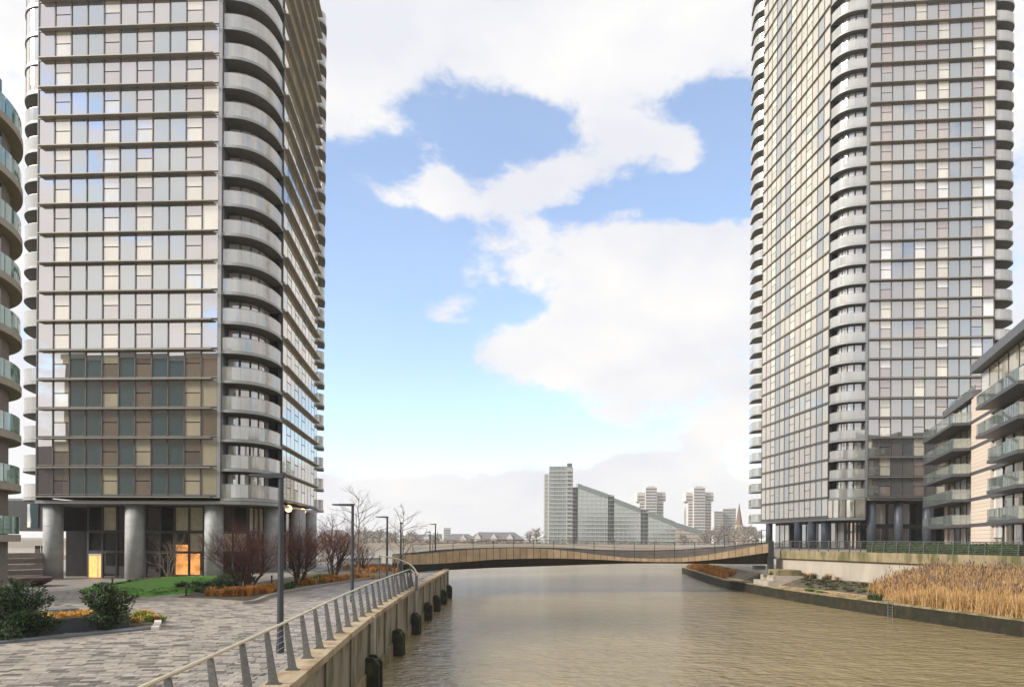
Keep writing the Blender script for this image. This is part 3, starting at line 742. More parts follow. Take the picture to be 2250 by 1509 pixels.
corner_balconies(RT, RA - rf * .3, RK, RN, zsR, ks=(0.72, 0.75), panels=4, n=16, doors=4, inset=.72)
# right end lobes and far end lobes
rk2 = RB + rf * 4.9; corner_balconies(RT, RB + rf * .2, rk2, rk2 + rs_ * 6, zsR, ks=(0.85, 0.55), panels=3, n=14, doors=3, inset=.62)
e0 = RF; corner_balconies(RT, e0 + rs_ * .2, e0 + rs_ * 1.4 + V2(-1.3, .1), e0 + rs_ * 6 + V2(0, 0), [RZ0 - PIT] + zsR, ks=(1, 1), inner=tuple(e0 + rs_ * 4 + V2(3, 0)), panels=2, n=10, recess=False)
core = [tuple(RA + V2(.3, .8)), tuple(RB + V2(-.3, .8)), tuple(RB + V2(.6, 24)), tuple(RF + V2(1.2, 0)), tuple(RN + V2(1.2, 1.2)), tuple(RA + V2(-.4, 4))]
m = MB(); m.prism(core, RZ0 + .05, RZ0 + RNF * PIT + .2); obj('core', m.mesh('core', 'backing'), RT)
cb = bez(RN, RN + (RK - RN) * .75, RA - rf * .3 + (RK - RA) * .72, RA - rf * .3, 10)
bp = [tuple(RF + V2(-.2, 0))] + [tuple(p) for p in cb] + [tuple(RB + V2(0, -.2)), tuple(RB + V2(1, 24)), tuple(RF + V2(2, 3))]
m = MB(); m.prism([tuple(RA + V2(-.1, -.22)), tuple(RB + V2(.1, -.22)), tuple(RB + V2(.5, 8)), tuple(RA + V2(0, 8))], RZ0 - .42, RZ0 - .02, 0, 0, 1); obj('podium_slab', m.mesh('podium_slab', ['band_grey', 'soffit']), RT)
m = MB(); m.prism(bp[:12] + [tuple(RA + V2(.5, 5)), tuple(RF + V2(8, 0))], RZ0 - PIT - .42, RZ0 - PIT - .02, 0, 0, 1); obj('podium_slab', m.mesh('podium_slab', ['band_grey', 'soffit']), RT)
m = MB(); m.prism(bp, RZ0 + RNF * PIT + .2, RZ0 + RNF * PIT + 1.4); obj('roof', m.mesh('roof', 'band_grey'), RT)
# glazed bay filling the corner storey under the first balcony
m = MB(); m.ribbon([tuple(p) for p in cb], RZ0 - PIT, RZ0 - .3, .12); obj('corner_bay', m.mesh('corner_bay', 'pane_side'), RT)
for k in range(0, 11, 2):
    m = MB(); m.box(-.08, -.12, 0, .08, .08, PIT - .3); obj('bay_mullion', m.mesh('bay_mullion', 'mullion'), RT, (cb[k].x, cb[k].y, RZ0 - PIT))
for px_, Z, zt_ in ((1914, 105.4, RZ0), (1974, 105.1, RZ0), (2036, 104.8, RZ0), (2096, 104.4, RZ0), (1690, 129, RZ0 - PIT), (1754, 117.5, RZ0 - PIT), (1785, 113.5, RZ0 - PIT), (1813, 110.5, RZ0 - PIT)):
    p = at(px_, 1190, Z); column(RT, p.x, p.y, PROM - .1, zt_ - .4, 0.62, 'column_dark', 16)
# recessed storeys under the tower
def glazed(T, a, b, z0, z1, npan, rows_, pool):
    L = (b - a).length; d = (b - a) / L; rz = math.atan2(d.y, d.x); wv = L / npan
    m = MB(); m.wall(a, b, .4, z0, z1, 0, .08); obj('base_wall', m.mesh('base_wall', 'charcoal'), T)
    H = (z1 - z0) / rows_
    for i in range(npan):
        for r in range(rows_):
            q = a + d * ((i + .5) * wv)
            obj('base_window', plate(wv - .35, H - .7, R.choice(pool)), T, (q.x, q.y, z0 + (r + .5) * H), (0, 0, rz))
g0, g1 = RA + V2(1, 3.4), RB + V2(1, 3.4)
glazed(RT, g0, g1, PROM - .2, RZ0 - .43, 10, 2, ['dark_glass', 'dark_glass', 'pane_brown', 'pane_r_cream', 'dark_glass'])
glazed(RT, RN + V2(3.0, 0.5), g0 + V2(-.2, 0), PROM - .2, RZ0 - PIT - .43, 4, 1, ['pane_r_cream', 'dark_glass', 'pane_brown'])
glazed(RT, RF + V2(2.6, 0), RN + V2(2.8, .4), PROM - .2, RZ0 - PIT - .43, 12, 1, ['pane_r_white', 'dark_glass', 'pane_side_grey', 'pane_r_cream'])
m = MB(); m.prism([tuple(g0 + V2(.2, .6)), tuple(g1 + V2(0, .6)), tuple(g1 + V2(0, 20)), tuple(RF + V2(4, 0)), tuple(RN + V2(4, 1))], PROM - .2, RZ0 - .45); obj('base_core', m.mesh('base_core', 'backing'), RT)

# ================================================================== OTHER BUILDINGS
# ------------------------------------------------------------------ curved brick block at the left edge
DC = V2(-36.7, 38.9); DR = 6.42; DS = 7.08
DT = thing('apartment_block', 'curved taupe brick apartment block with tan rounded balconies at the left edge', 'building', (DC.x, DC.y, -0.9))
def arc(c, r, a0, a1, n): return [V2(c.x + r * math.cos(rad(a0 + (a1 - a0) * i / n)), c.y + r * math.sin(rad(a0 + (a1 - a0) * i / n))) for i in range(n + 1)]
body = arc(DC, DR, -100, 95, 40) + [DC + V2(-30, 6.4), DC + V2(-30, -6.3)]
ztop = 28.6
m = MB(); m.prism([tuple(p) for p in body], -1.2, ztop); obj('brick_wall', m.mesh('brick_wall', 'brick_taupe'), DT)
m = MB(); m.prism([tuple(p) for p in arc(DC, DR + .35, -100, 95, 40)] + [tuple(DC + V2(-30, 6.8)), tuple(DC + V2(-30, -6.7))], ztop, ztop + .7); obj('roof_parapet', m.mesh('roof_parapet', 'slab_tan'), DT)
sl = MB(); oa = arc(V2(0, 0), DS, -60, 84, 34); ia = arc(V2(0, 0), DR - .1, 84, -60, 34)
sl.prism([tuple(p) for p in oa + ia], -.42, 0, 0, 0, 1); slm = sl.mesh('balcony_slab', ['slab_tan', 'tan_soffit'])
pn_ = []
for k in range(6):
    mm = MB(); mm.ribbon([tuple(p) for p in arc(V2(0, 0), DS - .1, -6 + k * 15, 8.4 + k * 15, 5)], .04, 1.1, .025); pn_.append(mm.mesh('balustrade_panel', 'green_glass'))
win = MB(); win.ribbon([tuple(p) for p in arc(V2(0, 0), DR + .03, 2, 14, 4)], .3, 2.4, .08); winm = win.mesh('window', 'dark_glass')
for k in range(9):
    z = 24.6 + EYE - k * 3.06
    b_ = obj('balcony', slm, DT, (DC.x, DC.y, z))
    for q in pn_: obj('balustrade_panel', q, b_, (DC.x, DC.y, z))
    obj('window', winm, DT, (DC.x, DC.y, z))

# ------------------------------------------------------------------ podium between brick block and tower
PT = thing('podium_annex', 'low dark glazed annex between the brick block and the tower', 'building', (-55, 78, -.9))
pa, pb = at(8, 1150, 76), at(95, 1150, 75.5); pa, pb = V2(pa.x, pa.y), V2(pb.x, pb.y)
zA0, zA1 = at(50, 1165, 76).z, at(50, 1100, 76).z
m = MB(); m.wall(pa - V2(8, 0), pb, 10, zA0, zA1, 0, .1); obj('upper_wall', m.mesh('upper_wall', 'charcoal'), PT)
m = MB(); m.wall(pa + V2(6.6, .8), pb + V2(2, .8), 8, -1, zA0, 0); obj('ground_wall', m.mesh('ground_wall', 'charcoal'), PT)
dP = (pb - pa).normalized(); rzP = math.atan2(dP.y, dP.x)
for x0, x1, mt in ((0.2, 1.1, 'green_glass'), (1.5, 2.3, 'pane_brown'), (2.6, 4.2, 'pane_teal'), (-2, -.2, 'pane_teal')):
    q = pa + dP * (x0 + x1) / 2; obj('window', plate(x1 - x0, zA1 - zA0 - .7, mt), PT, (q.x, q.y, (zA0 + zA1) / 2), (0, 0, rzP))
m = MB(); m.box(pa.x - 8, pa.y - .25, zA1, pb.x, pa.y + 9, zA1 + .25); obj('roof_edge', m.mesh('roof_edge', 'band_grey'), PT)
for k in range(3):
    q = pa + dP * (2.9 + k * .75) + V2(.6, .75); obj('ground_window', plate(.62, 2.2, 'dark_glass'), PT, (q.x, q.y, 1.4), (0, 0, rzP))

# ------------------------------------------------------------------ right apartment block
BU0 = V2(58.5, 92.4); BD = V2(-.354, -.935).normalized(); BN = V2(BD.y, -BD.x)         # u runs towards the camera
if BN.x > 0: BN = -BN
BLK = thing('apartment_block', 'cream brick apartment block with dark bands and glass balconies by the right promenade', 'building', (62, 75, PROM))
rzB = math.atan2(BD.y, BD.x)
def bp_(u, out=0.0): return BU0 + BD * u + BN * out
def bquad(u0, u1, o0, o1): return [tuple(bp_(u0, o0)), tuple(bp_(u1, o0)), tuple(bp_(u1, o1)), tuple(bp_(u0, o1))]
UL = 62.0; FZ = [2.3 + 3 * k for k in range(8)]
m = MB(); m.prism(bquad(0, UL, -.35, -14), PROM - .2, FZ[6]); obj('wall_core', m.mesh('wall_core', 'charcoal'), BLK)
m = MB(); m.prism(bquad(14.6, UL, -.6, -13), FZ[6], FZ[7] - .3); obj('top_storey', m.mesh('top_storey', 'charcoal'), BLK)
m = MB(); m.prism(bquad(-.3, 14.4, .25, -14.2), FZ[6], FZ[6] + .85); obj('roof_parapet', m.mesh('roof_parapet', 'roof_metal'), BLK)
m = MB(); m.prism(bquad(14.2, UL, .45, -13.5), FZ[7] - .3, FZ[7] + .65); obj('roof_parapet', m.mesh('roof_parapet', 'roof_metal'), BLK)
def bplate(name, u0, u1, z0, z1, mt, out=0.0, t=.06, par=None):
    q = bp_((u0 + u1) / 2, out); return obj(name, plate(abs(u1 - u0), z1 - z0, mt, t), par or BLK, (q.x, q.y, (z0 + z1) / 2), (0, 0, rzB))
def bbox(name, u0, u1, o0, o1, z0, z1, mt, par=None):
    mm = MB(); mm.prism([tuple(V2(*p)) for p in bquad(u0, u1, o0, o1)], z0, z1); return obj(name, mm.mesh(name, mt), par or BLK)
PANELS = [(13.4, 20.9), (36.5, 43.5)]
rowsN = 6
for k in range(6):
    z = FZ[k]
    bbox('floor_band', 0, UL, -.34, .06, z - .02 if k else z, z + .38, 'charcoal')
    bbox('brick_pier', 0.0, 1.6, -.3, -.02, z + .38, z + 2.98, 'brick_cream')
    for u0, u1 in PANELS:
        if u0 > 30 and k > 5: continue
        # panel built of cream brick courses
        hh = 2.60 / 6
        for c in range(6): bplate('brick_course', u0, u1, z + .385 + c * hh, z + .385 + (c + 1) * hh - .02, 'brick_cream', -.10, .36)
        bplate('window_pane', u1 + .35, u1 + 3.0, z + .42, z + 1.62, R.choice(['pane_r_white', 'pane_r_cream', 'pane_side']), -.2)
        bplate('window_pane', u1 + .35, u1 + 3.0, z + 1.72, z + 2.94, R.choice(['pane_r_white', 'pane_side', 'pane_r_white']), -.2)
    for ub, n_ in ((1.8, 4), (24.6, 4), (47.2, 4)):
        for q in range(n_):
            u0 = ub + q * 2.85; bplate('balcony_window', u0 + .15, u0 + 2.4, z + .42, z + 2.92, R.choice(['pane_r_white', 'pane_side', 'pane_curtain', 'pane_r_white', 'pane_side_grey']), -.25)
for q in range(14): bplate('top_window', 15.2 + q * 3.2, 15.2 + q * 3.2 + 2.7, FZ[6] + .25, FZ[7] - .5, R.choice(['pane_r_white', 'pane_side', 'pane_side']), -.52)
def block_balcony(u0, u1, z, out, end0=True):
    b_ = bbox('balcony', u0, u1, .07, out, z - .02, z + .30, 'charcoal')
    zz0, zz1 = z + .33, z + 1.42
    n_ = max(2, round((u1 - u0) / 2.9)); d_ = (u1 - u0) / n_
    for q in range(n_): bbox('balustrade_panel', u0 + q * d_ + .02, u0 + (q + 1) * d_ - .02, out - .10, out - .07, zz0, zz1, 'balustrade_clear', b_)
    bbox('balustrade_panel', u1 - .06, u1 - .03, .1, out - .12, zz0, zz1, 'balustrade_clear', b_)
    bbox('balustrade_panel', u0 + .03, u0 + .06, .1 if u0 > 0 else .1, out - .12, zz0, zz1, 'balustrade_clear', b_)
    bbox('handrail', u0, u1, out - .115, out - .055, zz1, zz1 + .04, 'steel', b_)
for k in range(1, 6): block_balcony(-3.4, 13.2, FZ[k], 2.0)
for k in range(1, 6): block_balcony(27.2 if k < 4 else 23.2, 36.2, FZ[k], 2.0)
block_balcony(46.5, 58, FZ[3], 2.0)
# a potted plant on one balcony, rails on the upper terrace
bbox('terrace_rail', 1, 14, -.2, -.16, FZ[6] + .9, FZ[6] + 1.5, 'balustrade_clear')

# ------------------------------------------------------------------ buildings behind the camera, seen mirrored in the lower glass
def mirror_block(label, x0, x1, y0, y1, z0, steps, cat='building'):
    T = thing('apartment_block', label, cat, ((x0 + x1) / 2, (y0 + y1) / 2, z0))
    for (fx0, fx1, h) in steps:
        xa, xb = x0 + (x1 - x0) * fx0, x0 + (x1 - x0) * fx1
        m = MB(); m.box(xa, y0, z0, xb, y1, h); obj('wall', m.mesh('wall', 'block_dark'), T)
        nf = int((h - z0) / 3); npn = max(2, int((xb - xa) / 3.2)); wv = (xb - xa) / npn
        for f in range(nf):
            for i in range(npn):
                obj('window', plate(wv - 1.1, 1.7, 'block_win'), T, (xa + (i + .5) * wv, y1 + .05, z0 + f * 3 + 1.7))
mirror_block('dark stepped block behind the viewpoint, mirrored in the lower floors of the left tower', -185, -56, -62, -46, -.5, [(0, .36, 30), (.36, .46, 39.5), (.46, .80, 48), (.80, 1, 45.5)])
mirror_block('dark block behind the viewpoint, mirrored low in the tallest tower', 112, 190, -70, -54, 2.2, [(0, .45, 43), (.45, 1, 38)])

# ================================================================== FOOTBRIDGE
BR = thing('footbridge', 'curving footbridge with tan panels and dark underside spanning the creek', 'bridge', (10, 84, WATER))
def bz(x):        # depth of the near edge along its length (px)
    return 72 + 14 * sstep(860, 1060, x)
near_top = [(862, 1219), (900, 1219), (960, 1214), (1020, 1208), (1080, 1204), (1140, 1203), (1200, 1205), (1260, 1211), (1320, 1219), (1380, 1225), (1440, 1227), (1500, 1225), (1560, 1218), (1620, 1207), (1690, 1194)]
near_bot = [(862, 1236), (900, 1240), (960, 1238), (1020, 1234), (1080, 1229), (1140, 1227), (1200, 1226), (1260, 1227), (1320, 1229), (1380, 1232), (1440, 1234), (1500, 1234), (1560, 1230), (1620, 1223), (1690, 1213)]
under = [(862, 1242), (900, 1256), (960, 1253), (1020, 1250), (1080, 1247), (1140, 1245), (1200, 1243), (1260, 1241), (1320, 1239), (1380, 1237.5), (1440, 1237), (1500, 1237.5), (1560, 1238), (1620, 1239), (1690, 1239)]
far_top = [(862, 1219), (900, 1216), (960, 1210), (1020, 1206), (1080, 1204), (1140, 1203), (1200, 1204), (1260, 1206), (1320, 1209), (1380, 1210), (1440, 1210), (1500, 1208), (1560, 1204), (1620, 1199), (1690, 1192)]
def interp(tab, x):
    for (x0, y0), (x1, y1) in zip(tab, tab[1:]):
        if x0 <= x <= x1: return y0 + (y1 - y0) * (x - x0) / (x1 - x0)
    return tab[-1][1]
NB = 56
bx = [862 + (1690 - 862) * i / NB for i in range(NB + 1)]
nt = [at(x, interp(near_top, x), bz(x)) for x in bx]; nb = [at(x, interp(near_bot, x), bz(x)) for x in bx]; ub = [at(x, interp(under, x), bz(x) + .8) for x in bx]
FW = 4.2
ft = [at(x, interp(far_top, x), bz(x) + FW) for x in bx]
for i in range(NB):
    a, b, c, d = nt[i], nt[i + 1], nb[i + 1], nb[i]
    g = (b - a) * .035
    m = MB(); q = [a + g, b - g, c - g, d + g]; th = Vector((0, .12, 0))
    m.add(q + [p + th for p in q], [(3, 2, 1, 0), (4, 5, 6, 7), (0, 1, 5, 4), (1, 2, 6, 5), (2, 3, 7, 6), (3, 0, 4, 7)])
    obj('fascia_panel', m.mesh('fascia_panel', 'bridge_panel'), BR)
m = MB()
for i in range(NB):      # dark edge beam, deck and underside
    A_, B_ = i, i + 1
    o_ = Vector((0, .13, 0))
    dk0, dk1 = nb[A_].lerp(nt[A_], .25) + Vector((0, .3, 0)), nb[B_].lerp(nt[B_], .25) + Vector((0, .3, 0))
    f0, f1 = Vector((ft[A_].x, ft[A_].y, ft[A_].z - 1.25)), Vector((ft[B_].x, ft[B_].y, ft[B_].z - 1.25))
    fu0, fu1 = Vector((ft[A_].x, ft[A_].y, ub[A_].z)), Vector((ft[B_].x, ft[B_].y, ub[B_].z))
    for q in ([nt[A_] + o_, nt[B_] + o_, nb[B_] + o_, nb[A_] + o_], [nb[A_] + o_, nb[B_] + o_, ub[B_], ub[A_]], [ub[A_], ub[B_], fu1, fu0], [dk0, dk1, f1, f0]):
        m.add(q, [(0, 1, 2, 3)], 0)
obj('deck_beam', m.mesh('deck_beam', 'bridge_dark'), BR)
m = MB()
for i in range(NB):
    th = Vector((0, .15, 0)); q = [ft[i], ft[i + 1], ft[i + 1] - Vector((0, 0, 1.5)), ft[i] - Vector((0, 0, 1.5))]
    m.add(q + [p + th for p in q], [(3, 2, 1, 0), (4, 5, 6, 7), (0, 1, 5, 4), (1, 2, 6, 5), (2, 3, 7, 6), (3, 0, 4, 7)])
obj('far_parapet', m.mesh('far_parapet', 'bridge_inner'), BR)
m = MB(); m.tube([p + Vector((0, .08, .04)) for p in ft], .07, 6); obj('far_handrail', m.mesh('far_handrail', 'bridge_dark'), BR)
nr = [at(x, 1196 + (1186 - 1196) * sstep(870, 1150, x) + 4 * sstep(1180, 1500, x) - 2 * sstep(1500, 1690, x), bz(x) + .2) for x in bx[3:]]
m = MB(); m.tube(nr, .035, 6); obj('near_handrail', m.mesh('near_handrail', 'dark_metal'), BR)
for i in range(3, NB + 1, 3):
    p = nr[i - 3]; q = nt[i] + Vector((0, .2, 0)); m = MB(); m.box(-.035, -.035, 0, .035, .035, max(.2, p.z - q.z + .25)); obj('rail_post', m.mesh('rail_post', 'dark_metal'), BR, (q.x, q.y, q.z - .25))
m = MB()
for k in (0.3, 0.6):
    m.tube([nt[i + 3].lerp(nr[i], k) + Vector((0, .1, 0)) for i in range(len(nr))], .015, 4)
obj('rail_wires', m.mesh('rail_wires', 'dark_metal'), BR)
# pier and stepped abutment at the right bank
p = at(1668, 1238, 84)
AB = thing('bridge_abutment', 'stepped concrete abutment under the right end of the footbridge', 'abutment', (p.x, p.y, -2.2))
for k, (w_, d_, z0, z1) in enumerate(((4.6, 5.0, -3.6, -1.30), (3.9, 4.2, -1.28, -.65), (3.2, 3.4, -.63, .02))):
    m = MB(); m.box(p.x - w_ / 2 + 2.5 + k * .4, p.y - d_ / 2, z0, p.x + w_ / 2 + 2.5 + k * .2, p.y + d_ / 2, z1); obj('concrete_block', m.mesh('concrete_block', 'concrete' if k < 2 else 'mossy_concrete'), AB)
m = MB(); m.box(p.x - .6, p.y - .6, 0.03, p.x + .6, p.y + .6, .5); obj('bearing', m.mesh('bearing', 'bridge_dark'), AB)
m = MB(); q = at(1694, 1215, 86); m.box(q.x - .35, q.y - .3, -1.0, q.x + .25, q.y + .4, 3.55); obj('end_post', m.mesh('end_post', 'dark_metal'), AB)

# ================================================================== RAILINGS
def railing(T, line, z, post_h, step, rail_mat, lean, taper=True, wires=5, base_w=.30, top_w=.11, rail_r=.04):
    """line in plan (outer edge), posts are tapered blades leaning inland"""
    P = walk(line, step); me = None
    tops = []
    for i, p in enumerate(P):
        d = (P[min(i + 1, len(P) - 1)] - P[max(i - 1, 0)]).normalized(); rz = math.atan2(d.y, d.x) - math.pi / 2
        if me is None:
            m = MB(); prof = [(0, base_w), (.08, base_w * .72), (.25, base_w * .60), (.6, top_w * 1.35), (1.0, top_w)]
            vv = []
            for t, w_ in prof:
                xo = -lean * t; z_ = t * post_h
                vv += [(xo - w_ * .45, -.028, z_), (xo + w_ * .55, -.028, z_), (xo + w_ * .55, .028, z_), (xo - w_ * .45, .028, z_)]
            fs = []
            for k in range(len(prof) - 1):
                for j in range(4): fs.append((k * 4 + j, k * 4 + (j + 1) % 4, k * 4 + 4 + (j + 1) % 4, k * 4 + 4 + j))
            fs.append(tuple(len(vv) - 4 + j for j in range(4)))
            m.add(vv, fs); m.box(-base_w * .55, -.09, 0, base_w * .6, .09, .025); me = m.mesh('post', 'post_metal')
        obj('post', me, T, (p.x, p.y, z), (0, 0, rz))
        n = V2(-d.y, d.x); tops.append((p + n * lean, p))
    m = MB(); m.tube([(a.x, a.y, z + post_h + rail_r * .6) for a, b in tops], rail_r, 8); obj('handrail', m.mesh('handrail', rail_mat, True), T)
    for k in range(wires):
        t = (k + 1) / (wires + 1); m = MB(); m.tube([(b.lerp(a, t).x, b.lerp(a, t).y, z + post_h * t) for a, b in tops], .007, 4, cap=False); obj('wire', m.mesh('wire', 'steel'), T)
    return tops
LR = thing('river_railing', 'railing with tapered grey posts and cream handrail along the left quay', 'railing', (-6, 30, 0))
lr_line = [tuple(p) for p in offset([q for q in E2 if 8 < q.y < 52], 0.34)]
lt = railing(LR, lr_line, 0.0, 1.25, 1.8, 'rail_cream', .17, wires=8)
# cream rail sweeping up to the bridge
cr = smooth_path([tuple(Vector((lt[-1][0].x, lt[-1][0].y, 1.28))), tuple(at(918, 1264, 47)), tuple(at(905, 1243, 49)), tuple(at(880, 1230, 53)), tuple(at(855, 1224, 57)), tuple(at(832, 1219, 60))], 6)
CR = thing('ramp_railing', 'short curved cream handrail rising from the quay to the footbridge', 'railing', (-9, 52, 0))
m = MB(); m.tube(cr, .06, 8); obj('handrail', m.mesh('handrail', 'rail_cream', True), CR)
for i in range(5, len(cr), 4):
    p = cr[i]; m = MB(); m.box(-.05, -.03, 0, .05, .03, p.z + .1); obj('post', m.mesh('post', 'post_metal'), CR, (p.x, p.y, -.1))
RR = thing('promenade_railing', 'grey railing with leaning posts along the right promenade', 'railing', (40, 68, PROM))
railing(RR, [tuple(p) for p in offset(RWs, .25)], PROM + .06, 1.14, 1.55, 'grey_metal', -.12, wires=6, base_w=.16, top_w=.10, rail_r=.045)

# ================================================================== LAMP POSTS
def lamp_post(px_, Z, top_py, label, z0, arm=1.1, turn=0.0, h=None):
    p = at(px_, top_py, Z); T = thing('street_lamp', label, 'lamp post', (p.x, p.y, z0), 'slim dark lamp posts')
    H = p.z - z0
    m = MB(); m.tube([(0, 0, 0), (0, 0, H)], [.105, .075], 10); m.tube([(0, 0, 0), (0, 0, .35)], .125, 10); obj('pole', m.mesh('pole', 'dark_metal', False), T, (p.x, p.y, z0))
    dx, dy = -math.cos(turn), math.sin(turn)
    m = MB(); c = (0, 0, H)
    w1, w2 = .10, .17
    nx, ny = -dy, dx
    def pt(s, w_, z): return (dx * s + nx * w_, dy * s + ny * w_, H + z)
    vv = [pt(-.09, -w1, -.10), pt(-.09, w1, -.10), pt(-.09, w1, .05), pt(-.09, -w1, .05), pt(arm, -w2, -.045), pt(arm, w2, -.045), pt(arm, w2, .02), pt(arm, -w2, .02)]
    m.add(vv, [(0, 1, 2, 3), (7, 6, 5, 4), (0, 4, 5, 1), (1, 5, 6, 2), (2, 6, 7, 3), (3, 7, 4, 0)])
    obj('lamp_head', m.mesh('lamp_head', 'dark_metal'), T, (p.x, p.y, z0))
    m = MB(); a, b = .35 * arm, .92 * arm
    m.add([pt(a, -.1, -.088), pt(b, -.12, -.062), pt(b, .12, -.062), pt(a, .1, -.088)], [(0, 1, 2, 3)]); obj('lens', m.mesh('lens', 'steel'), T, (p.x, p.y, z0))
lamp_post(618, 21.4, 1043, 'nearest and tallest looking dark lamp post, rising in front of the left tower', -.12, .98, .12)
lamp_post(775, 39.0, 1108, 'second dark lamp post along the quay, before the tall bare tree', -.12, 1.15)
lamp_post(851, 60.0, 1135, 'third dark lamp post along the quay, near the foot of the bridge ramp', -.12, 1.0)
lamp_post(881, 66.0, 1148, 'dark lamp post with its arm turned edge-on, right beside the bridge ramp', -.12, .9, 1.5)
lamp_post(957, 91.0, 1151, 'taller of the two lamp posts standing beyond the footbridge', -.2, .8)
lamp_post(945, 110.0, 1168, 'shorter of the two lamp posts standing beyond the footbridge', -.2, .7)
lamp_post(1592, 150.0, 1175, 'small distant lamp post above the dip of the footbridge', -.2, .9, math.pi)
lamp_post(1673, 135.0, 1164, 'small lamp post at the right end of the footbridge', 2.2, .9, math.pi)

# ================================================================== FENDERS, LADDER
for k, yv in enumerate((30.0, 38.8, 47.5, 55.5, 62.5, 69.5, 77.0)):
    ex = min(E2, key=lambda p: abs(p.y - yv)).x
    names = ['nearest mossy timber fender on the river wall, at the picture bottom', 'second mossy timber fender along the river wall', 'third mossy timber fender along the river wall', 'fourth mossy timber fender along the river wall', 'fifth mossy timber fender along the river wall', 'sixth mossy timber fender along the river wall', 'farthest small timber fender at the end of the river wall']
    T = thing('timber_fender', names[k], 'fender', (ex + .35, yv, WATER), 'timber fenders along the river wall')
    z0, z1 = WATER - .8, WATER + 1.45
    for s_ in (-1, 1):
        m = MB(); m.add([(.05, s_ * .36 - .11, z0), (.62, s_ * .36 - .11, z0), (.62, s_ * .36 - .11, z1 - .3), (.34, s_ * .36 - .11, z1), (.05, s_ * .36 - .11, z1), (.05, s_ * .36 + .11, z0), (.62, s_ * .36 + .11, z0), (.62, s_ * .36 + .11, z1 - .3), (.34, s_ * .36 + .11, z1), (.05, s_ * .36 + .11, z1)],
                       [(0, 1, 2, 3, 4), (9, 8, 7, 6, 5), (0, 5, 6, 1), (1, 6, 7, 2), (2, 7, 8, 3), (3, 8, 9, 4), (4, 9, 5, 0)]); obj('upright', m.mesh('upright', 'timber_dark'), T, (ex, yv, 0))
    m = MB(); m.box(.05, -.25, z1 - .42, .50, .25, z1 - .12); obj('cross_beam', m.mesh('cross_beam', 'timber_dark'), T, (ex, yv, 0))
    m = MB(); m.box(.06, -.24, WATER + .35, .40, .24, WATER + .8); obj('rubbing_block', m.mesh('rubbing_block', 'timber_pale'), T, (ex, yv, 0))
p = gr(1955, 1355, WATER); LD = thing('ladder', 'rusty iron ladder on the mossy terrace wall', 'ladder', (p.x - .1, p.y, WATER))
ld = Vector((-1, -.18, 0)).normalized(); sdv = Vector((-.18, 1, 0)).normalized()
fx = min(walk(smooth_path(RE, 8), .3), key=lambda q: abs(q.y - p.y)); fx = Vector((fx.x - .34, fx.y, 0))
for s_ in (-.28, .28):
    m = MB(); a = fx + sdv * s_; m.tube([(a.x, a.y, WATER - .3), (a.x, a.y, -1.72)], .035, 6); obj('stile', m.mesh('stile', 'post_metal'), LD)
for k in range(5):
    z = WATER + .12 + k * .26; a, b = fx - sdv * .28, fx + sdv * .28; m = MB(); m.tube([(a.x, a.y, z), (b.x, b.y, z)], .025, 5); obj('rung', m.mesh('rung', 'post_metal'), LD)

# ================================================================== PLAZA
def kerb(name, pix, w_, h_, mt, label, cat='kerb', closed=False):
    P_ = [gpt(*q) for q in pix]; P_ = smooth_path([(p.x, p.y, p.z) for p in P_], 6)
    m = MB(); m.ribbon([(p.x, p.y) for p in P_], [p.z - .05 for p in P_], [p.z + h_ for p in P_], w_)
    return tag(obj(name, m.mesh(name, mt)), label, cat)
kerb('slate_kerb', [(-60, 1420), (120, 1403), (338, 1382)], .42, .10, 'kerb_slate', 'dark slate kerb strip running below the evergreen shrubs')
kerb('white_kerb', [(340, 1386), (347, 1372), (340, 1358), (322, 1350)], .26, .16, 'white_stone', 'short curved white stone kerb ending the planted bed')
kerb('stone_kerb', [(375, 1320), (460, 1323), (548, 1327), (600, 1310), (690, 1292), (790, 1276), (882, 1264)], .28, .20, 'kerb_stone', 'long stone kerb edging the bed of bare red shrubs')
kerb('stone_kerb', [(300, 1318), (375, 1320)], .28, .14, 'kerb_stone', 'short low stone kerb beside the lawn')
# raised dark planter
A0, A1 = gpt(60, 1398), gpt(284, 1379)
pd = V2(A1.x - A0.x, A1.y - A0.y).normalized(); pn2 = V2(-pd.y, pd.x)
PL = thing('raised_planter', 'raised dark grey planter box with golden sedge behind the evergreens', 'planter', tuple(A0))
def pbox(name, s0, s1, t0, t1, z0, z1, mt, par=PL):
    L = V2(A1.x - A0.x, A1.y - A0.y).length; o_ = V2(A0.x, A0.y); z_ = gz(A0.x)
    q = [o_ + pd * (s0 * L) + pn2 * t0, o_ + pd * (s1 * L) + pn2 * t0, o_ + pd * (s1 * L) + pn2 * t1, o_ + pd * (s0 * L) + pn2 * t1]
    m = MB(); m.prism([tuple(p) for p in q], z_ + z0, z_ + z1); return obj(name, m.mesh(name, mt), par)
pbox('planter_wall', -.3, 1, 0, .16, -.05, .56, 'planter_dark'); pbox('planter_wall', -.3, 1, 2.5, 2.66, -.05, .56, 'planter_dark')
pbox('planter_wall', .985, 1.02, .165, 2.495, -.05, .56, 'planter_dark'); pbox('planter_wall', -.34, -.305, .165, 2.495, -.05, .56, 'planter_dark')
pbox('soil_fill', -.3, .98, .17, 2.49, -.05, .45, 'soil')
PL2 = thing('raised_planter', 'low dark grey planter wall behind the golden sedge planter', 'planter', tuple(A0 + Vector((1, 5, 0))))
pbox('planter_wall', .15, .85, 4.6, 5.6, -.05, .44, 'planter_dark', PL2); pbox('wall_cap', .14, .86, 4.55, 5.65, .445, .50, 'kerb_slate', PL2)
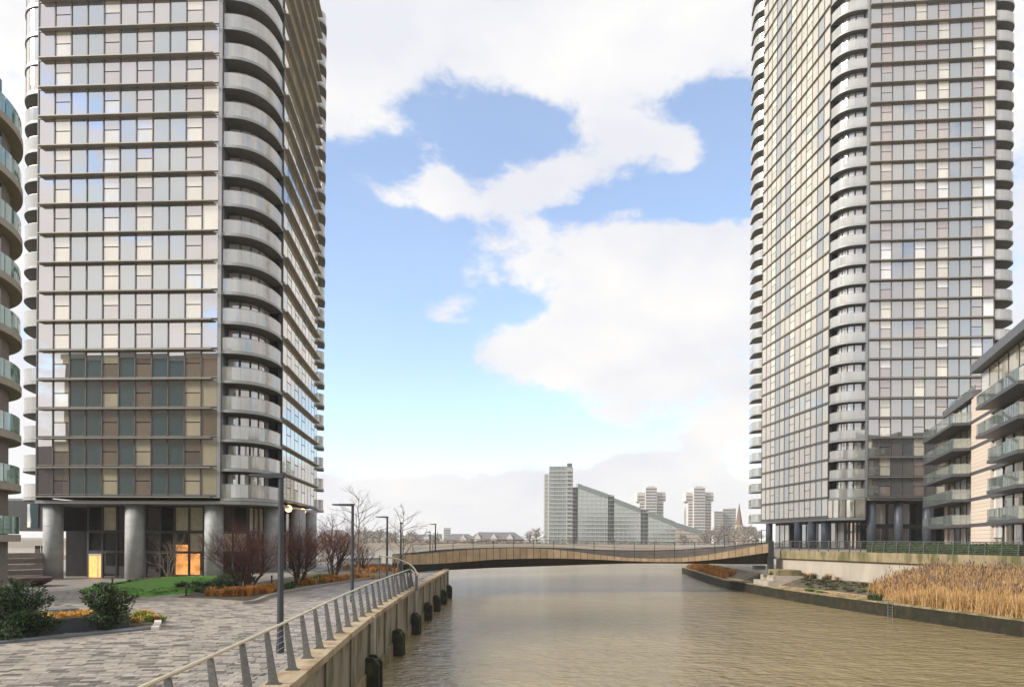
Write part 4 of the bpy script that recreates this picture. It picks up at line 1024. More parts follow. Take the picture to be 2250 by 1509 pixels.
# low brick and timber walls, bowl and bench at the far left
q0, q1 = gpt(-60, 1278), gpt(98, 1272)
GW = thing('garden_wall', 'low banded grey garden wall at the far left behind the bowl', 'wall', (q0.x, q0.y, -.9))
for k in range(5):
    m = MB(); m.wall((q0.x, q0.y), (q1.x, q1.y), .6, -1.0 + k * .58, -1.0 + k * .58 + .52, 0, k * .06); obj('wall_course', m.mesh('wall_course', 'brick_taupe' if k % 2 else 'kerb_stone'), GW)
q = gpt(62, 1287); BW = thing('bowl_planter', 'wide glossy brown bowl planter near the tower column', 'planter', tuple(q))
m = MB(); prof = [(.35, 0), (1.0, .10), (1.55, .45), (1.72, .80), (1.60, .80), (1.3, .62), (0.01, .60)]
for r_, z_ in prof:
    for k in range(24): a = 2 * math.pi * k / 24; m.v.append((r_ * 1.2 * math.cos(a), r_ * math.sin(a), z_))
for j in range(len(prof) - 1):
    for k in range(24): k2 = (k + 1) % 24; m.f.append((j * 24 + k, j * 24 + k2, j * 24 + 24 + k2, j * 24 + 24 + k)); m.m.append(1 if j >= 5 else 0)
obj('bowl', m.mesh('bowl', ['bowl_brown', 'soil'], True), BW, tuple(q))
q = gpt(12, 1284); BE = thing('bench', 'long orange bench beside the brown bowl', 'bench', tuple(q))
m = MB(); m.box(-2.2, -.25, .40, 1.3, .25, .5); obj('seat', m.mesh('seat', 'orange'), BE, tuple(q))
for x_ in (-1.9, -.4, 1.0): m = MB(); m.box(x_, -.2, -.05, x_ + .12, .2, .395); obj('leg', m.mesh('leg', 'charcoal'), BE, tuple(q))
q0, q1 = gpt(752, 1243), gpt(838, 1240)
WW = thing('pale_wall', 'low pale wall beyond the bare shrubs, before the bridge ramp', 'wall', (q0.x, q0.y, -.1))
m = MB(); m.wall((q0.x, q0.y), (q1.x, q1.y), .4, -.3, .75); obj('wall_body', m.mesh('wall_body', 'white_stone'), WW)
m = MB(); m.wall((q0.x - .1, q0.y - .1), (q1.x + .1, q1.y - .1), .6, .755, .85); obj('wall_cap', m.mesh('wall_cap', 'pale_concrete'), WW)
for px_, py_, lab in ((597, 1284, 'small black bollard light left of the nearest lamp post'), (409, 1312, 'tiny black bollard light at the bed corner'), (247, 1290, 'short rust coloured marker post before the entrance')):
    q = gpt(px_, py_); T = thing('bollard_light', lab, 'bollard', tuple(q)); m = MB(); m.tube([(0, 0, -.05), (0, 0, .62)], .06, 8); obj('stem', m.mesh('stem', 'dark_metal'), T, tuple(q)); m = MB(); m.tube([(0, 0, .625), (0, 0, .74)], .085, 8); obj('cap', m.mesh('cap', 'charcoal'), T, tuple(q))

# ================================================================== VEGETATION
def grow(mbs, p, d, L, r, depth, rng, kids, spread, up, maxd, decay=.68):
    n = 3 if depth < 2 else 2
    pts, dd = [p], d.normalized()
    for k in range(n):
        dd = (dd + Vector((rng.gauss(0, .16), rng.gauss(0, .16), rng.gauss(0, .10) + up))).normalized()
        pts.append(pts[-1] + dd * (L / n))
    rs = [r * (1 - .45 * k / n) for k in range(n + 1)]
    mbs[0 if depth < 2 else 1].tube(pts, rs, 5 if depth == 0 else 3, cap=False)
    if depth >= maxd: return
    for k in range(kids[depth]):
        t = rng.uniform(.35, 1.0) if k else 1.0
        i = min(n - 1, int(t * n)); q = pts[i].lerp(pts[i + 1], t * n - i)
        nd = (dd + Vector((rng.gauss(0, spread), rng.gauss(0, spread), rng.gauss(.05, spread * .6)))).normalized()
        grow(mbs, q, nd, L * decay * rng.uniform(.75, 1.15), rs[i] * .62, depth + 1, rng, kids, spread, up, maxd, decay)
def bare_shrub(px_, py_, h, wid, stems, label, seed, mats=('bark_red', 'twig_red'), kids=(5, 4, 4, 3), maxd=4):
    q = gpt(px_, py_); rng = random.Random(seed); T = thing('bare_shrub', label, 'shrub', tuple(q), 'bare red stemmed shrubs in the kerbed bed')
    tr, cw_ = MB(), MB()
    for k in range(stems):
        a = 2 * math.pi * (k + rng.random() * .6) / stems; t = rng.uniform(.35, 1)
        grow((tr, cw_), Vector((.12 * math.cos(a), .12 * math.sin(a), -.1)), Vector((math.cos(a) * t * wid / h, math.sin(a) * t * wid / h * .7, 1.0)), h * .47, .085, 0, rng, kids, .46, .09, maxd, .72)
    obj('trunk', tr.mesh('trunk', mats[0], True), T, tuple(q)); obj('crown', cw_.mesh('crown', mats[1]), T, tuple(q))
bare_shrub(540, 1300, 4.3, 3.4, 9, 'largest bare red shrub with dark forked stems, left of the nearest lamp post', 1)
bare_shrub(655, 1287, 4.4, 2.6, 8, 'bare red shrub just right of the nearest lamp post', 2)
bare_shrub(735, 1271, 4.4, 2.6, 8, 'bare red shrub between the nearest and second lamp posts', 3)
bare_shrub(795, 1250, 3.2, 2.2, 7, 'smaller bare reddish shrub right behind the second lamp post', 4, kids=(4, 3, 3, 2))
bare_shrub(372, 1272, 4.4, 2.8, 5, 'thin bare shrub on the lawn before the lit lobby', 5, ('twig_brown', 'twig_brown'), (3, 3, 3, 2))
bare_shrub(905, 1252, 2.2, 1.5, 5, 'small bare shrub at the foot of the footbridge', 7, kids=(3, 3, 3, 2))
def bare_tree(p, h, label, seed, mats, n_l=16, spread=.38, rtr=.12, name='bare_tree', group=None, limb=.36, kids=(3, 3, 3), up=.03):
    rng = random.Random(seed); T = thing(name, label, 'tree', tuple(p), group)
    tr, cw_ = MB(), MB(); pts = [Vector((0, 0, -.2))]
    for k in range(6): pts.append(pts[-1] + Vector((rng.gauss(0, .02) * h, rng.gauss(0, .02) * h, (h + .2) / 6)))
    tr.tube(pts, [rtr * (1 - .15 * k) for k in range(7)], 7, cap=False)
    for k in range(n_l):
        t = .22 + .76 * k / n_l; i = min(5, int(t * 6)); q = pts[i].lerp(pts[i + 1], t * 6 - i); a = k * 2.4 + rng.random()
        L = h * limb * (1.05 - .75 * t)
        grow((tr, cw_), q, Vector((math.cos(a), math.sin(a), .55)), L, rtr * .35, 1, rng, (0,) + kids, .42, up, 1 + len(kids), .6)
    obj('trunk', tr.mesh('trunk', mats[0]), T, tuple(p)); obj('crown', cw_.mesh('crown', mats[1]), T, tuple(p))
p = at(785, 1190, 66); bare_tree((p.x, p.y, -.1), at(785, 1085, 66).z + .1, 'tall slender bare tree behind the second lamp post', 21, ('twig_brown', 'twig_brown'), 18, limb=.40)
p = at(874, 1190, 72); bare_tree((p.x, p.y, -.1), at(874, 1122, 72).z + .1, 'slender bare tree behind the bridge ramp', 22, ('twig_brown', 'twig_brown'), 16, limb=.42)
p = at(727, 1190, 82); bare_tree((p.x, p.y, -.1), at(727, 1140, 82).z + .1, 'bare tree at the far corner of the left tower', 23, ('twig_brown', 'twig_red'), 16, limb=.5)

def leaf_mass(mb, fn, n, size, rng, nm):
    for _ in range(n):
        p, nrm = fn(); s_ = size * rng.uniform(.6, 1.4)
        u = Vector((rng.gauss(0, 1), rng.gauss(0, 1), rng.gauss(0, 1))).normalized(); v = (u.cross(nrm + Vector((rng.gauss(0, .5), rng.gauss(0, .5), rng.gauss(0, .5)))))
        if v.length < 1e-3: continue
        v.normalize(); u = u * s_; v = v * s_ * .42
        mb.add([p - u, p + v, p + u, p - v], [(0, 1, 2, 3)], rng.randrange(nm))
def evergreen(q, h, w_, label, seed, n=6500, name='evergreen_shrub', lean=0.0):
    rng = random.Random(seed); T = thing(name, label, 'shrub', tuple(q), 'evergreen shrubs before the raised planter')
    m = MB(); m.tube([(0, 0, -.1), (0, 0, h * .3), (.05, 0, h * .75)], [.07, .05, .02], 6)
    sprays = [(Vector((rng.gauss(0, .22) * w_, rng.gauss(0, .22) * w_, h * rng.uniform(.10, .86))), rng.uniform(.14, .30) * w_) for _ in range(44)]
    for c, r_ in sprays: m.tube([(0, 0, c.z * .45), tuple(c)], [.03, .008], 3, cap=False)
    obj('trunk', m.mesh('trunk', 'bark_red'), T, tuple(q))
    def fn():
        c, r_ = rng.choice(sprays); d = Vector((rng.gauss(0, 1), rng.gauss(0, 1), rng.gauss(0, 1.15))).normalized()
        pp = c + d * r_ * rng.random() ** .4 + Vector((0, 0, .12 * rng.random() * h * .5)); pp.z = max(.03, pp.z); return pp, d
    lm = MB(); leaf_mass(lm, fn, int(n * .6), .05, rng, 4)
    for _ in range(70):
        c, r_ = rng.choice(sprays); d = (Vector((c.x * 1.6, c.y * 1.6, h * .35)) + Vector((rng.gauss(0, .3), rng.gauss(0, .3), rng.gauss(0, .3)))).normalized(); L = r_ * rng.uniform(.9, 1.7)
        shoot = lambda: (c + d * L * rng.random() ** .7 + Vector((rng.gauss(0, .03), rng.gauss(0, .03), rng.gauss(0, .03))), d)
        leaf_mass(lm, shoot, int(n * .4 / 70), .05, rng, 4)
    for v_ in range(len(lm.v)):
        x_, y_, z_ = lm.v[v_]
        if z_ < .02: lm.v[v_] = (x_, y_, .02)
    obj('crown', lm.mesh('crown', ['leaf_0', 'leaf_1', 'leaf_2', 'leaf_2']), T, tuple(q))
evergreen(gpt(30, 1402), 2.0, 1.75, 'larger bushy evergreen shrub at the left edge by the slate kerb', 31, 20000)
evergreen(gpt(238, 1384), 1.75, 1.25, 'smaller upright evergreen shrub between the planter and the white kerb', 32, 13000)

def tufts(name, centers, hgt, n, mats, label, rng, spread=.28, wd=.018, droop=.6, cat='grass'):
    m = MB()
    for c in centers:
        H = hgt * rng.uniform(.7, 1.25); mi = rng.randrange(len(mats))
        for _ in range(n):
            a = rng.uniform(0, 2 * math.pi); t = rng.random() ** .6 * spread; ca_, sa_ = math.cos(a), math.sin(a)
            b0 = Vector(c) + Vector((ca_ * t * .4, sa_ * t * .4, -.02)); hh = H * rng.uniform(.6, 1.1)
            b1 = b0 + Vector((ca_ * t * .6, sa_ * t * .6, hh * .75)); b2 = b0 + Vector((ca_ * t * 1.5, sa_ * t * 1.5, hh * (1 - droop * .3)))
            s_ = Vector((-sa_, ca_, 0)) * wd
            m.add([b0 - s_, b0 + s_, b1 + s_ * .8, b1 - s_ * .8, b2], [(0, 1, 2, 3), (3, 2, 4)], mi if rng.random() < .7 else rng.randrange(len(mats)))
    o = obj(name, m.mesh(name, mats), kind='stuff'); o['label'] = label; o['category'] = cat; return o
rg = random.Random(5)
def bedz(x, y): return gz(x) + .08
# planting bed soil with low mound
def sheet(name, poly, mt, h=.10, mound=.0, label=None):
    c = V2(sum(p[0] for p in poly) / len(poly), sum(p[1] for p in poly) / len(poly)); m = MB(); rings = [1.0, .97, .75, .5, .25]
    for f in rings:
        for p in poly:
            x, y = c.x + (p[0] - c.x) * f, c.y + (p[1] - c.y) * f; m.v.append((x, y, gz(x) + (h if f < 1 else -.02) + mound * (1 - f) * 1.2))
    n = len(poly); m.v.append((c.x, c.y, gz(c.x) + h + mound * 1.2))
    for j in range(len(rings) - 1):
        for k in range(n): k2 = (k + 1) % n; m.f.append((j * n + k, j * n + k2, (j + 1) * n + k2, (j + 1) * n + k)); m.m.append(0)
    for k in range(n): m.f.append(((len(rings) - 1) * n + k, (len(rings) - 1) * n + (k + 1) % n, len(m.v) - 1)); m.m.append(0)
    return struct(name, m.mesh(name, mt, True))
sheet('planting_bed', bed_main, 'soil', .10)
sheet('lawn', bed_lawn, 'lawn', .10, .45)
sheet('planting_bed', bedpoly([(285, 1379), (338, 1374), (338, 1360), (318, 1352), (287, 1352)]), 'soil', .08)
def along(pix, n, jit):
    out = []
    P_ = smooth_path([tuple(gpt(*q)) for q in pix], 6); P_ = [Vector(p) for p in P_]
    for _ in range(n):
        i = rg.randrange(len(P_) - 1); p = P_[i].lerp(P_[i + 1], rg.random()); x, y = p.x + rg.gauss(0, jit), p.y + abs(rg.gauss(0, jit * 1.5)); out.append((x, y, gz(x) + .08))
    return out
tufts('sedge_grass', along([(470, 1313), (540, 1312), (575, 1303)], 60, .38), .62, 46, ['sedge_0', 'sedge_1', 'sedge_0'], 'orange sedge tufts under the largest bare shrub', rg, .34)
tufts('sedge_grass', along([(665, 1288), (730, 1280), (800, 1272)], 60, .4), .62, 42, ['sedge_0', 'sedge_1', 'sedge_2'], 'orange sedge tufts along the kerb before the second and third bare shrubs', rg, .36)
tufts('sedge_grass', along([(790, 1262), (840, 1255), (780, 1250), (860, 1250)], 80, .8), .62, 36, ['sedge_0', 'sedge_1', 'sedge_1'], 'rust and green sedge clumps between the second and third lamp posts', rg, .4)
def on_planter(s0, s1, n, t0=.4, t1=2.3):
    L = V2(A1.x - A0.x, A1.y - A0.y).length; out = []
    for _ in range(n):
        p = V2(A0.x, A0.y) + pd * rg.uniform(s0, s1) * L + pn2 * rg.uniform(t0, t1); out.append((p.x, p.y, gz(A0.x) + .45))
    return out
tufts('sedge_grass', on_planter(.0, .95, 60), .26, 46, ['sedge_2', 'sedge_0', 'sedge_2'], 'golden sedge filling the raised dark planter', rg, .26)
tufts('sedge_grass', [(p[0], p[1], p[2]) for p in along([(292, 1372), (330, 1368), (300, 1360), (328, 1362)], 34, .18)], .34, 40, ['sedge_2', 'blade_0', 'sedge_0'], 'yellow green sedge beside the white kerb', rg, .24)
tufts('low_groundcover', along([(560, 1300), (600, 1298), (625, 1290)], 46, .4) + along([(690, 1275), (720, 1268)], 24, .4) + along([(440, 1300), (455, 1306)], 14, .3), .34, 34, ['leaf_1', 'leaf_3', 'leaf_0'], 'low dark green groundcover between the bare shrubs', rg, .36, .03)
tufts('low_groundcover', along([(200, 1296), (300, 1285), (330, 1280)], 30, .5) + along([(410, 1300), (470, 1290), (495, 1280), (520, 1272)], 80, .8), .5, 40, ['leaf_1', 'leaf_3', 'leaf_0'], 'green groundcover fringing the lawn', rg, .45, .035)
lw = []
c0 = V2(sum(p[0] for p in bed_lawn) / len(bed_lawn), sum(p[1] for p in bed_lawn) / len(bed_lawn))
xs_ = [p[0] for p in bed_lawn]; ys_ = [p[1] for p in bed_lawn]
while len(lw) < 1500:
    x, y = rg.uniform(min(xs_), max(xs_)), rg.uniform(min(ys_), max(ys_))
    if inside((x, y), bed_lawn): lw.append((x, y, gz(x) + .10 + .2 * .45))
tufts('grass', lw, .13, 10, ['blade_0', 'blade_1', 'blade_2'], 'short bright green lawn grass before the lobby', rg, .25, .03)
# reeds on the right terrace
def tpt(t, f):
    a = lerp_line(TE, t); b = lerp_line(TW, t); p = a.lerp(b, f); return Vector((p.x, p.y, -2.0 + 1.15 * sstep(.15, 1, f)))
m = MB(); rr = random.Random(9); cnt = 0
while cnt < 15000:
    t, f = rr.uniform(0, .45), rr.uniform(.07, .97); p = tpt(t, f)
    u = CX + F * p.x / p.y
    if u > 2330 or p.y < 38: continue
    lim = 1950 + 25 * math.sin(f * 9) + rr.gauss(0, 14)
    if u < lim: continue
    cnt += 1
    edge = sstep(lim - 10, lim + 90, u); H = (1.35 + 1.15 * f) * (.55 + .45 * edge) * rr.uniform(.7, 1.12); a = rr.uniform(0, math.pi); kx = .10 if rr.random() < .8 else .35; ln = Vector((rr.gauss(.05, kx), rr.gauss(0, kx), 1)) * H
    s_ = Vector((math.cos(a), math.sin(a), 0)) * rr.uniform(.010, .022); mi = rr.choice((0, 0, 1, 2, 2))
    mid = p + ln * .55 + Vector((rr.gauss(0, .03), rr.gauss(0, .03), 0)); tp = p + ln
    m.add([p - s_, p + s_, mid + s_, mid - s_, tp + s_ * .5, tp - s_ * .5], [(0, 1, 2, 3), (3, 2, 4, 5)], mi)
    for _ in range(2):     # leaves
        k = rr.uniform(.2, .8); b0 = p + ln * k; dv = Vector((rr.gauss(0, .22), rr.gauss(0, .22), rr.uniform(.1, .35))); w2 = Vector((-dv.y, dv.x, 0)).normalized() * .014
        m.add([b0 - w2, b0 + w2, b0 + dv], [(0, 1, 2)], mi)
    if rr.random() < .16 and f > .3:
        w2 = Vector((math.cos(a), math.sin(a), 0)) * .05; e = tp + Vector((rr.gauss(.04, .04), 0, .28))
        m.add([tp - Vector((0, 0, .08)), tp + w2 + Vector((0, 0, .06)), e, tp - w2 + Vector((0, 0, .06))], [(0, 1, 2, 3)], 3)
o = obj('reeds', m.mesh('reeds', ['reed_0', 'reed_1', 'reed_2', 'reed_plume']), kind='stuff'); o['label'] = 'dense tall tan reeds on the right terrace'; o['category'] = 'reeds'
# dry low growth and greens on the bare part of the terrace, far reeds past the bridge
def terr(t0, t1, f0, f1, n, x0=None): return [tuple(tpt(rr.uniform(t0, t1), rr.uniform(f0, f1))) for _ in range(n)]
tufts('dry_grass', terr(.22, .52, .06, .34, 150), .22, 18, ['reed_2', 'reed_0', 'mud'], 'flattened straw strip along the terrace edge', rr, .5, .02, 1.6)
tufts('low_groundcover', terr(.26, .40, .45, .85, 150), .20, 22, ['leaf_3', 'leaf_1', 'soil', 'soil'], 'low mossy green patch on the bare terrace soil', rr, .45, .03)
tufts('dry_grass', terr(.34, .44, .9, .97, 16), .7, 40, ['reed_1', 'soil', 'leaf_3'], 'brown scrub clump against the pale retaining wall', rr, .5, .025)
tufts('dry_grass', terr(.62, .98, .12, .6, 260), 1.0, 22, ['sedge_1', 'reed_1', 'sedge_0'], 'rusty dry reeds on the terrace beyond the footbridge', rr, .4, .03)
tufts('weed_tuft', [tuple(tpt(.30, .06) + Vector((rr.gauss(0, .25), rr.gauss(0, .25), 0))) for _ in range(8)], .8, 40, ['leaf_1', 'leaf_0', 'leaf_3'], 'dark green weed clump at the left front of the reeds', rr, .35, .03)
tufts('weed_tuft', [tuple(tpt(.39, .22) + Vector((rr.gauss(0, .3), rr.gauss(0, .3), 0))) for _ in range(6)] + [tuple(tpt(.375, .17) + Vector((rr.gauss(0, .3), rr.gauss(0, .3), 0))) for _ in range(5)], .35, 40, ['blade_0', 'leaf_3'], 'bright green weeds on the straw strip', rr, .35, .03)
# hedge behind the promenade railing
hl = [Vector(p) for p in offset(RWs, -1.6)]
def hedge(y0, y1, label, seed):
    line = [p for p in hl if y0 <= p.y <= y1]; rng = random.Random(seed)
    T = thing('hedge', label, 'hedge', (line[0].x, line[0].y, PROM), 'clipped hedges along the promenade')
    m = MB(); m.ribbon([tuple(p) for p in line], PROM, PROM + 1.0, .6); obj('branch_core', m.mesh('branch_core', 'leaf_2'), T)
    def fn():
        i = rng.randrange(len(line) - 1); p = line[i].lerp(line[i + 1], rng.random()); d = (line[i + 1] - line[i]).normalized(); n_ = V2(-d.y, d.x)
        if rng.random() < .6: q = p + n_ * (.36 + rng.gauss(0, .05)); return Vector((q.x, q.y, PROM + rng.uniform(.02, 1.08))), Vector((n_.x, n_.y, 0))
        q = p + n_ * rng.uniform(-.38, .38); return Vector((q.x, q.y, PROM + 1.05 + rng.gauss(0, .05))), Vector((0, 0, 1))
    lm = MB(); leaf_mass(lm, fn, int(260 * (line[0] - line[-1]).length), .07, rng, 4); obj('foliage', lm.mesh('foliage', ['leaf_0', 'leaf_1', 'leaf_2', 'leaf_3']), T)
hedge(46, 56.8, 'clipped green hedge behind the railing, right of the grey cabinet', 1)
hedge(58.6, 78, 'clipped green hedge behind the railing, left of the grey cabinet', 2)
q = min(hl, key=lambda p: abs(p.y - 57.7)); T = thing('utility_cabinet', 'grey cabinet standing between the two promenade hedges', 'cabinet', (q.x, q.y, PROM))
m = MB(); m.box(-.55, -.75, 0, .45, .75, 1.15); obj('body', m.mesh('body', 'column_grey'), T, (q.x, q.y, PROM)); m = MB(); m.box(-.6, -.8, 1.152, .5, .8, 1.22); obj('lid', m.mesh('lid', 'grey_metal'), T, (q.x, q.y, PROM))

# ================================================================== FAR SHORE
GZ = 0.2
def far_front(T, x0, x1, yt0, yt1, Z, dep, wall_m, floor_h=3.1, vstep=3.4, slab_m='far_slab', win_m=None, base=None, name='wing', yb=1192, roof=None):
    """a far slab block facing us with sloping top, storey bands and glazing bars"""
    b = base if base is not None else GZ
    a0, a1 = at(x0, yt0, Z), at(x1, yt1, Z); xa, xb = a0.x, a1.x; za, zb = a0.z, a1.z
    m = MB(); q = [(xa, b), (xb, b), (xb, zb), (xa, za)]
    m.add([(x, Z, z) for x, z in q] + [(x, Z + dep, z) for x, z in q], [(0, 1, 2, 3), (7, 6, 5, 4), (0, 4, 5, 1), (1, 5, 6, 2), (2, 6, 7, 3), (3, 7, 4, 0)])
    w_ = obj(name, m.mesh(name, wall_m), T)
    m = MB(); z = b + floor_h; k = 0
    while z < max(za, zb) - .5:
        # clip band to the sloped top
        xl, xr = xa, xb
        if z > zb and za > zb: xr = xa + (xb - xa) * (za - z) / (za - zb)
        if xr - xl > 1: m.box(xl, Z - .35, z - .45, xr, Z + .05, z + .35)
        if win_m: m.box(xl + .4, Z - .2, z - 2.0, xr - .4, Z + .05, z - .9, 1)
        z += floor_h
    obj('storey_bands', m.mesh('storey_bands', [slab_m, win_m or slab_m]), w_, kind='stuff')
    m = MB(); x = xa + vstep
    while x < xb - .5:
        zt_ = za + (zb - za) * (x - xa) / (xb - xa); m.box(x - .12, Z - .28, b, x + .12, Z + .04, zt_); x += vstep
    obj('glazing_bars', m.mesh('glazing_bars', 'far_wall'), w_, kind='stuff')
    if roof:
        m = MB(); m.add([(xa, Z - .5, za), (xb, Z - .5, zb), (xb, Z - .5, zb - 3.5), (xa, Z - .5, za - 3.5), (xa, Z + dep, za + .5), (xb, Z + dep, zb + .5)], [(3, 2, 1, 0), (0, 1, 5, 4)]); obj('roof_slope', m.mesh('roof_slope', roof), w_)
    return w_
MV = thing('stepped_glass_block', 'pale green glass apartment slab stepping down to the right across the river', 'building', (40, 525, GZ))
ZM = 520
far_front(MV, 1207, 1246, 1024, 1024, ZM, 16, 'far_glass', name='tower_wing')
far_front(MV, 1246, 1259, 1026, 1026, ZM - 2, 16, 'far_wall', name='lift_tower', win_m='far_dark')
far_front(MV, 1197, 1204, 1041, 1041, ZM + 1, 14, 'far_wall', name='stair_tower'); m = MB(); a, b = at(1204.3, 1040, ZM), at(1206.7, 1040, ZM); m.box(a.x, ZM + .5, GZ, b.x, ZM + 10, a.z); obj('white_fin', m.mesh('white_fin', 'far_pale'), MV)
m = MB(); a = at(1250, 1026, ZM); m.box(a.x - 1, ZM, a.z, a.x + 2.5, ZM + 6, a.z + 3); obj('roof_box', m.mesh('roof_box', 'far_dark'), MV)
far_front(MV, 1270, 1336, 1062, 1085, ZM, 16, 'far_glass', roof='far_roof_green'); far_front(MV, 1246, 1270, 1070, 1070, ZM + 3, 12, 'far_dark', name='balcony_stack')
far_front(MV, 1350, 1408, 1094, 1116, ZM, 16, 'far_glass', roof='far_roof_green'); far_front(MV, 1330, 1350, 1085, 1088, ZM + 3, 12, 'far_dark', name='balcony_stack')
far_front(MV, 1425, 1484, 1123, 1146, ZM, 16, 'far_glass', roof='far_roof_green'); far_front(MV, 1404, 1425, 1118, 1120, ZM + 3, 12, 'far_dark', name='balcony_stack')
far_front(MV, 1484, 1545, 1147, 1166, ZM, 16, 'far_brick2', roof='far_roof_green')
def twin(label, x0, x1, seed):
    Zt = 700; T = thing('tower_block', label, 'tower', (at((x0 + x1) / 2, 1150, Zt).x, Zt, GZ), 'pair of pale tower blocks')
    cx = (x0 + x1) / 2
    far_front(T, cx - 13, cx + 12, 1070, 1070, Zt - 3, 20, 'far_pale', 3.0, 3.0, 'far_pale', 'far_window', name='centre_shaft')
    for sx in (-1, 1):
        xa, xb = (x0, cx - 13) if sx < 0 else (cx + 12, x1)
        far_front(T, xa, xb, 1081, 1081, Zt, 16, 'far_pale', 3.0, 2.4, 'far_pale', 'far_window', name='upper_wing', base=at(cx, 1101, Zt).z)
        xi = xa + 5 if sx < 0 else xa; xj = xb if sx < 0 else xb - 5
        far_front(T, xi, xj, 1101, 1101, Zt + .5, 15, 'far_pale', 3.0, 2.4, 'far_pale', 'far_window', name='lower_wing')
    m = MB(); a = at(cx - 8, 1068, Zt); b = at(cx + 7, 1068, Zt); m.box(a.x, Zt, a.z - 3, b.x, Zt + 8, a.z); obj('plant_room', m.mesh('plant_room', 'far_brick2'), T)
twin('pale tower block partly behind the stepped glass slab', 1400, 1463, 1)
twin('pale tower block standing clear right of the stepped glass slab', 1507, 1568, 2)
T = thing('pale_tower', 'faint pale block between the tower block and the church spire', 'building', (at(1590, 1150, 760).x, 760, GZ)); far_front(T, 1569, 1588, 1124, 1122, 760, 14, 'far_pale', 3.0, 3.2, 'far_slab', 'far_window')
far_front(T, 1588, 1617, 1118, 1115, 765, 14, 'far_pale', 3.0, 3.2, 'far_slab', 'far_window')
# church
Zc = 560; cxx = at(1624, 1150, Zc).x; T = thing('church', 'brick church with a dark red spire on the far shore', 'church', (cxx, Zc, GZ))
za, zb = at(1624, 1152, Zc).z, at(1624, 1104, Zc).z
m = MB(); m.box(cxx - 2.6, Zc - 2.6, GZ, cxx + 2.6, Zc + 2.6, za); obj('bell_tower', m.mesh('bell_tower', 'far_brick2'), T)
m = MB(); m.tube([(cxx, Zc, za), (cxx, Zc, za + 1.5), (cxx, Zc, zb)], [3.1, 2.7, .05], 8); obj('spire', m.mesh('spire', 'spire_red'), T)
m = MB(); zn = at(1624, 1166, Zc).z
m.box(cxx + 2.8, Zc - 3, GZ, cxx + 14, Zc + 5, zn); m.add([(cxx + 2.8, Zc - 3.4, zn), (cxx + 14, Zc - 3.4, zn), (cxx + 14, Zc + 1, zn + 3.5), (cxx + 2.8, Zc + 1, zn + 3.5), (cxx + 2.8, Zc + 5.4, zn), (cxx + 14, Zc + 5.4, zn)], [(0, 1, 2, 3), (3, 2, 5, 4), (0, 3, 4), (1, 5, 2)], 1); obj('nave', m.mesh('nave', ['far_brick2', 'slate']), T)
for x0, x1 in ((1619, 1621), (1626, 1628)):
    a = at((x0 + x1) / 2, 1160, Zc - 2.7); obj('belfry_opening', plate(.7, 2.2, 'far_dark'), T, (a.x, Zc - 2.65, a.z))
# houses with hipped roofs
def terrace(px0, px1, ye, yr, Z, label, wall_m, gables):
    a, b = at(px0, ye, Z), at(px1, ye, Z); zr = at(px0, yr, Z).z; T = thing('house_terrace', label, 'building', ((a.x + b.x) / 2, Z, GZ))
    m = MB(); m.box(a.x, Z, GZ, b.x, Z + 10, a.z); obj('wall', m.mesh('wall', wall_m), T)
    h_ = (b.x - a.x) * .09
    m = MB(); e = .5; m.add([(a.x - e, Z - e, a.z), (b.x + e, Z - e, a.z), (b.x + e, Z + 10 + e, a.z), (a.x - e, Z + 10 + e, a.z), (a.x + h_ + 3, Z + 5, zr), (b.x - h_ - 3, Z + 5, zr)], [(0, 1, 5, 4), (1, 2, 5), (2, 3, 4, 5), (3, 0, 4)]); rf_ = obj('roof', m.mesh('roof', 'slate'), T)
    n_ = int((b.x - a.x) / 4.2)
    for g in gables:
        x = a.x + (b.x - a.x) * g; m = MB(); zz = a.z + (zr - a.z) * .55; m.add([(x - 2, Z - .3, GZ + 2), (x + 2, Z - .3, GZ + 2), (x + 2, Z - .3, a.z + .8), (x, Z - .3, zz + 1.2), (x - 2, Z - .3, a.z + .8), (x - 2, Z + 3, GZ + 2), (x + 2, Z + 3, GZ + 2), (x + 2, Z + 3, a.z + .8), (x, Z + 3, zz + 1.2), (x - 2, Z + 3, a.z + .8)], [(0, 1, 2, 3, 4), (2, 7, 8, 3), (3, 8, 9, 4), (1, 6, 7, 2), (5, 0, 4, 9)]); obj('gable', m.mesh('gable', 'far_pale'), T)
    for k in range(n_):
        for zf in (.45, .8):
            x = a.x + (k + .5) * (b.x - a.x) / n_; obj('window', plate(1.3, 1.4, 'far_window'), T, (x, Z - .32 if any(abs(x - (a.x + (b.x - a.x) * g)) < 2.6 for g in gables) else Z - .02, GZ + (a.z - GZ) * zf - .6))
terrace(1030, 1152, 1184, 1168, 432, 'tan riverside houses with dark hipped roof and pale gables', 'far_brick', (.16, .45, .74))
terrace(975, 1046, 1186, 1172, 440, 'low hipped roof house left of the gabled riverside houses', 'far_brick2', (.6,))
terrace(880, 962, 1184, 1173, 455, 'long low house on the far shore behind the pair of lamp posts', 'far_brick', (.3, .7))
terrace(770, 868, 1180, 1166, 470, 'far shore house behind the slender bare trees', 'far_brick2', (.25, .75))
terrace(1640, 1668, 1186, 1176, 450, 'small far shore house beside the tallest tower', 'far_brick', (.5,))
terrace(700, 765, 1178, 1163, 480, 'far shore house beside the left tower', 'far_brick', (.5,))
T = thing('office_block', 'small hazy grey block above the far roofs', 'building', (at(981, 1170, 900).x, 900, GZ)); far_front(T, 975, 988, 1159, 1159, 900, 14, 'far_wall', 3.2, 4, 'far_slab', 'far_window')
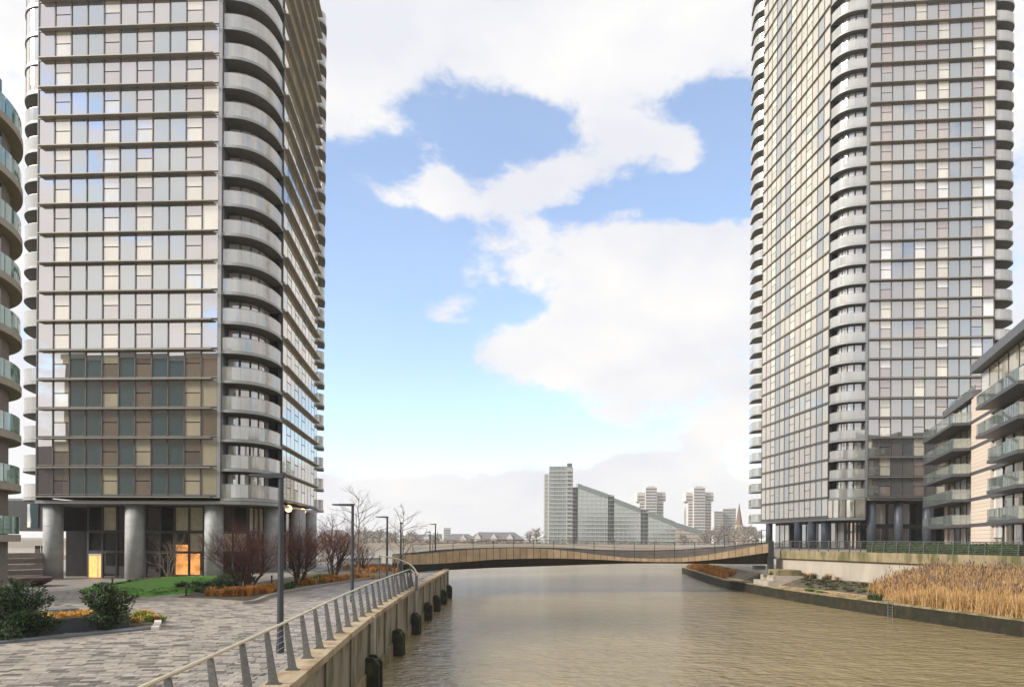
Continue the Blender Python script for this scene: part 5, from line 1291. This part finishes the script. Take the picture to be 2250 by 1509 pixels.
# bare trees on the far shore
ft_ = [(1180, 1164, 440), (1163, 1170, 445), (1560, 1166, 445), (1580, 1158, 450), (1600, 1156, 450), (1545, 1172, 440), (1646, 1163, 455), (1660, 1168, 440), (1612, 1166, 440), (960, 1172, 445), (868, 1170, 450), (745, 1168, 440), (1500, 1176, 430), (1010, 1176, 470), (800, 1162, 430), (835, 1166, 435), (905, 1168, 432), (1640, 1158, 432)]
tl = ['by the left end of the stepped glass slab', 'just left of the stepped glass slab', 'at the low end of the stepped slab', 'below the clear tower block', 'before the faint pale block', 'against the lowest wing of the slab', 'a little right of the church nave', 'beside the tallest tower', 'at the foot of the church', 'between the low houses', 'behind the third lamp post', 'near the left tower corner', 'before the lower slab wings', 'above the low hipped house', 'behind the tall slender bare tree', 'left of the third lamp post', 'right of the edge-on lamp post', 'close to the right of the church spire']
for k, (x, y, Z) in enumerate(ft_):
    p = at(x, 1190, Z); bare_tree((p.x, p.y, GZ), at(x, y, Z).z - GZ, 'bare winter tree on the far shore ' + tl[k], 50 + k, ('twig_far', 'twig_far'), 16, rtr=.85, group='bare trees on the far shore', limb=.55, kids=(4, 4, 4))
# far hedge line so the shore reads as planted
m = MB(); rr2 = random.Random(3)
def fnh():
    x = rr2.uniform(-190, 210); return Vector((x, 428 + rr2.uniform(-1, 3), GZ + abs(rr2.gauss(0, 1.5)))), Vector((0, -1, .3))
leaf_mass(m, fnh, 6000, .55, rr2, 3); o = obj('far_undergrowth', m.mesh('far_undergrowth', ['twig_far', 'twig_brown', 'far_land']), kind='stuff'); o['label'] = 'grey brown scrub line along the far embankment'; o['category'] = 'undergrowth'
# haze
hz_m, ht = _base('haze'); ho = _n(ht, 'ShaderNodeOutputMaterial'); hv = _n(ht, 'ShaderNodeVolumePrincipled'); _lnk(ht, hv.outputs[0], ho.inputs['Volume'])
hv.inputs['Color'].default_value = (0.97, 0.97, 0.98, 1); hv.inputs['Density'].default_value = 0.00022; hv.inputs['Anisotropy'].default_value = 0.2
MATS['haze'] = hz_m
m = MB(); m.box(-5200, -300, -9, 5200, 2700, 122); obj('haze', m.mesh('haze', 'haze'), kind='stuff')
S.cycles.volume_bounces = 1
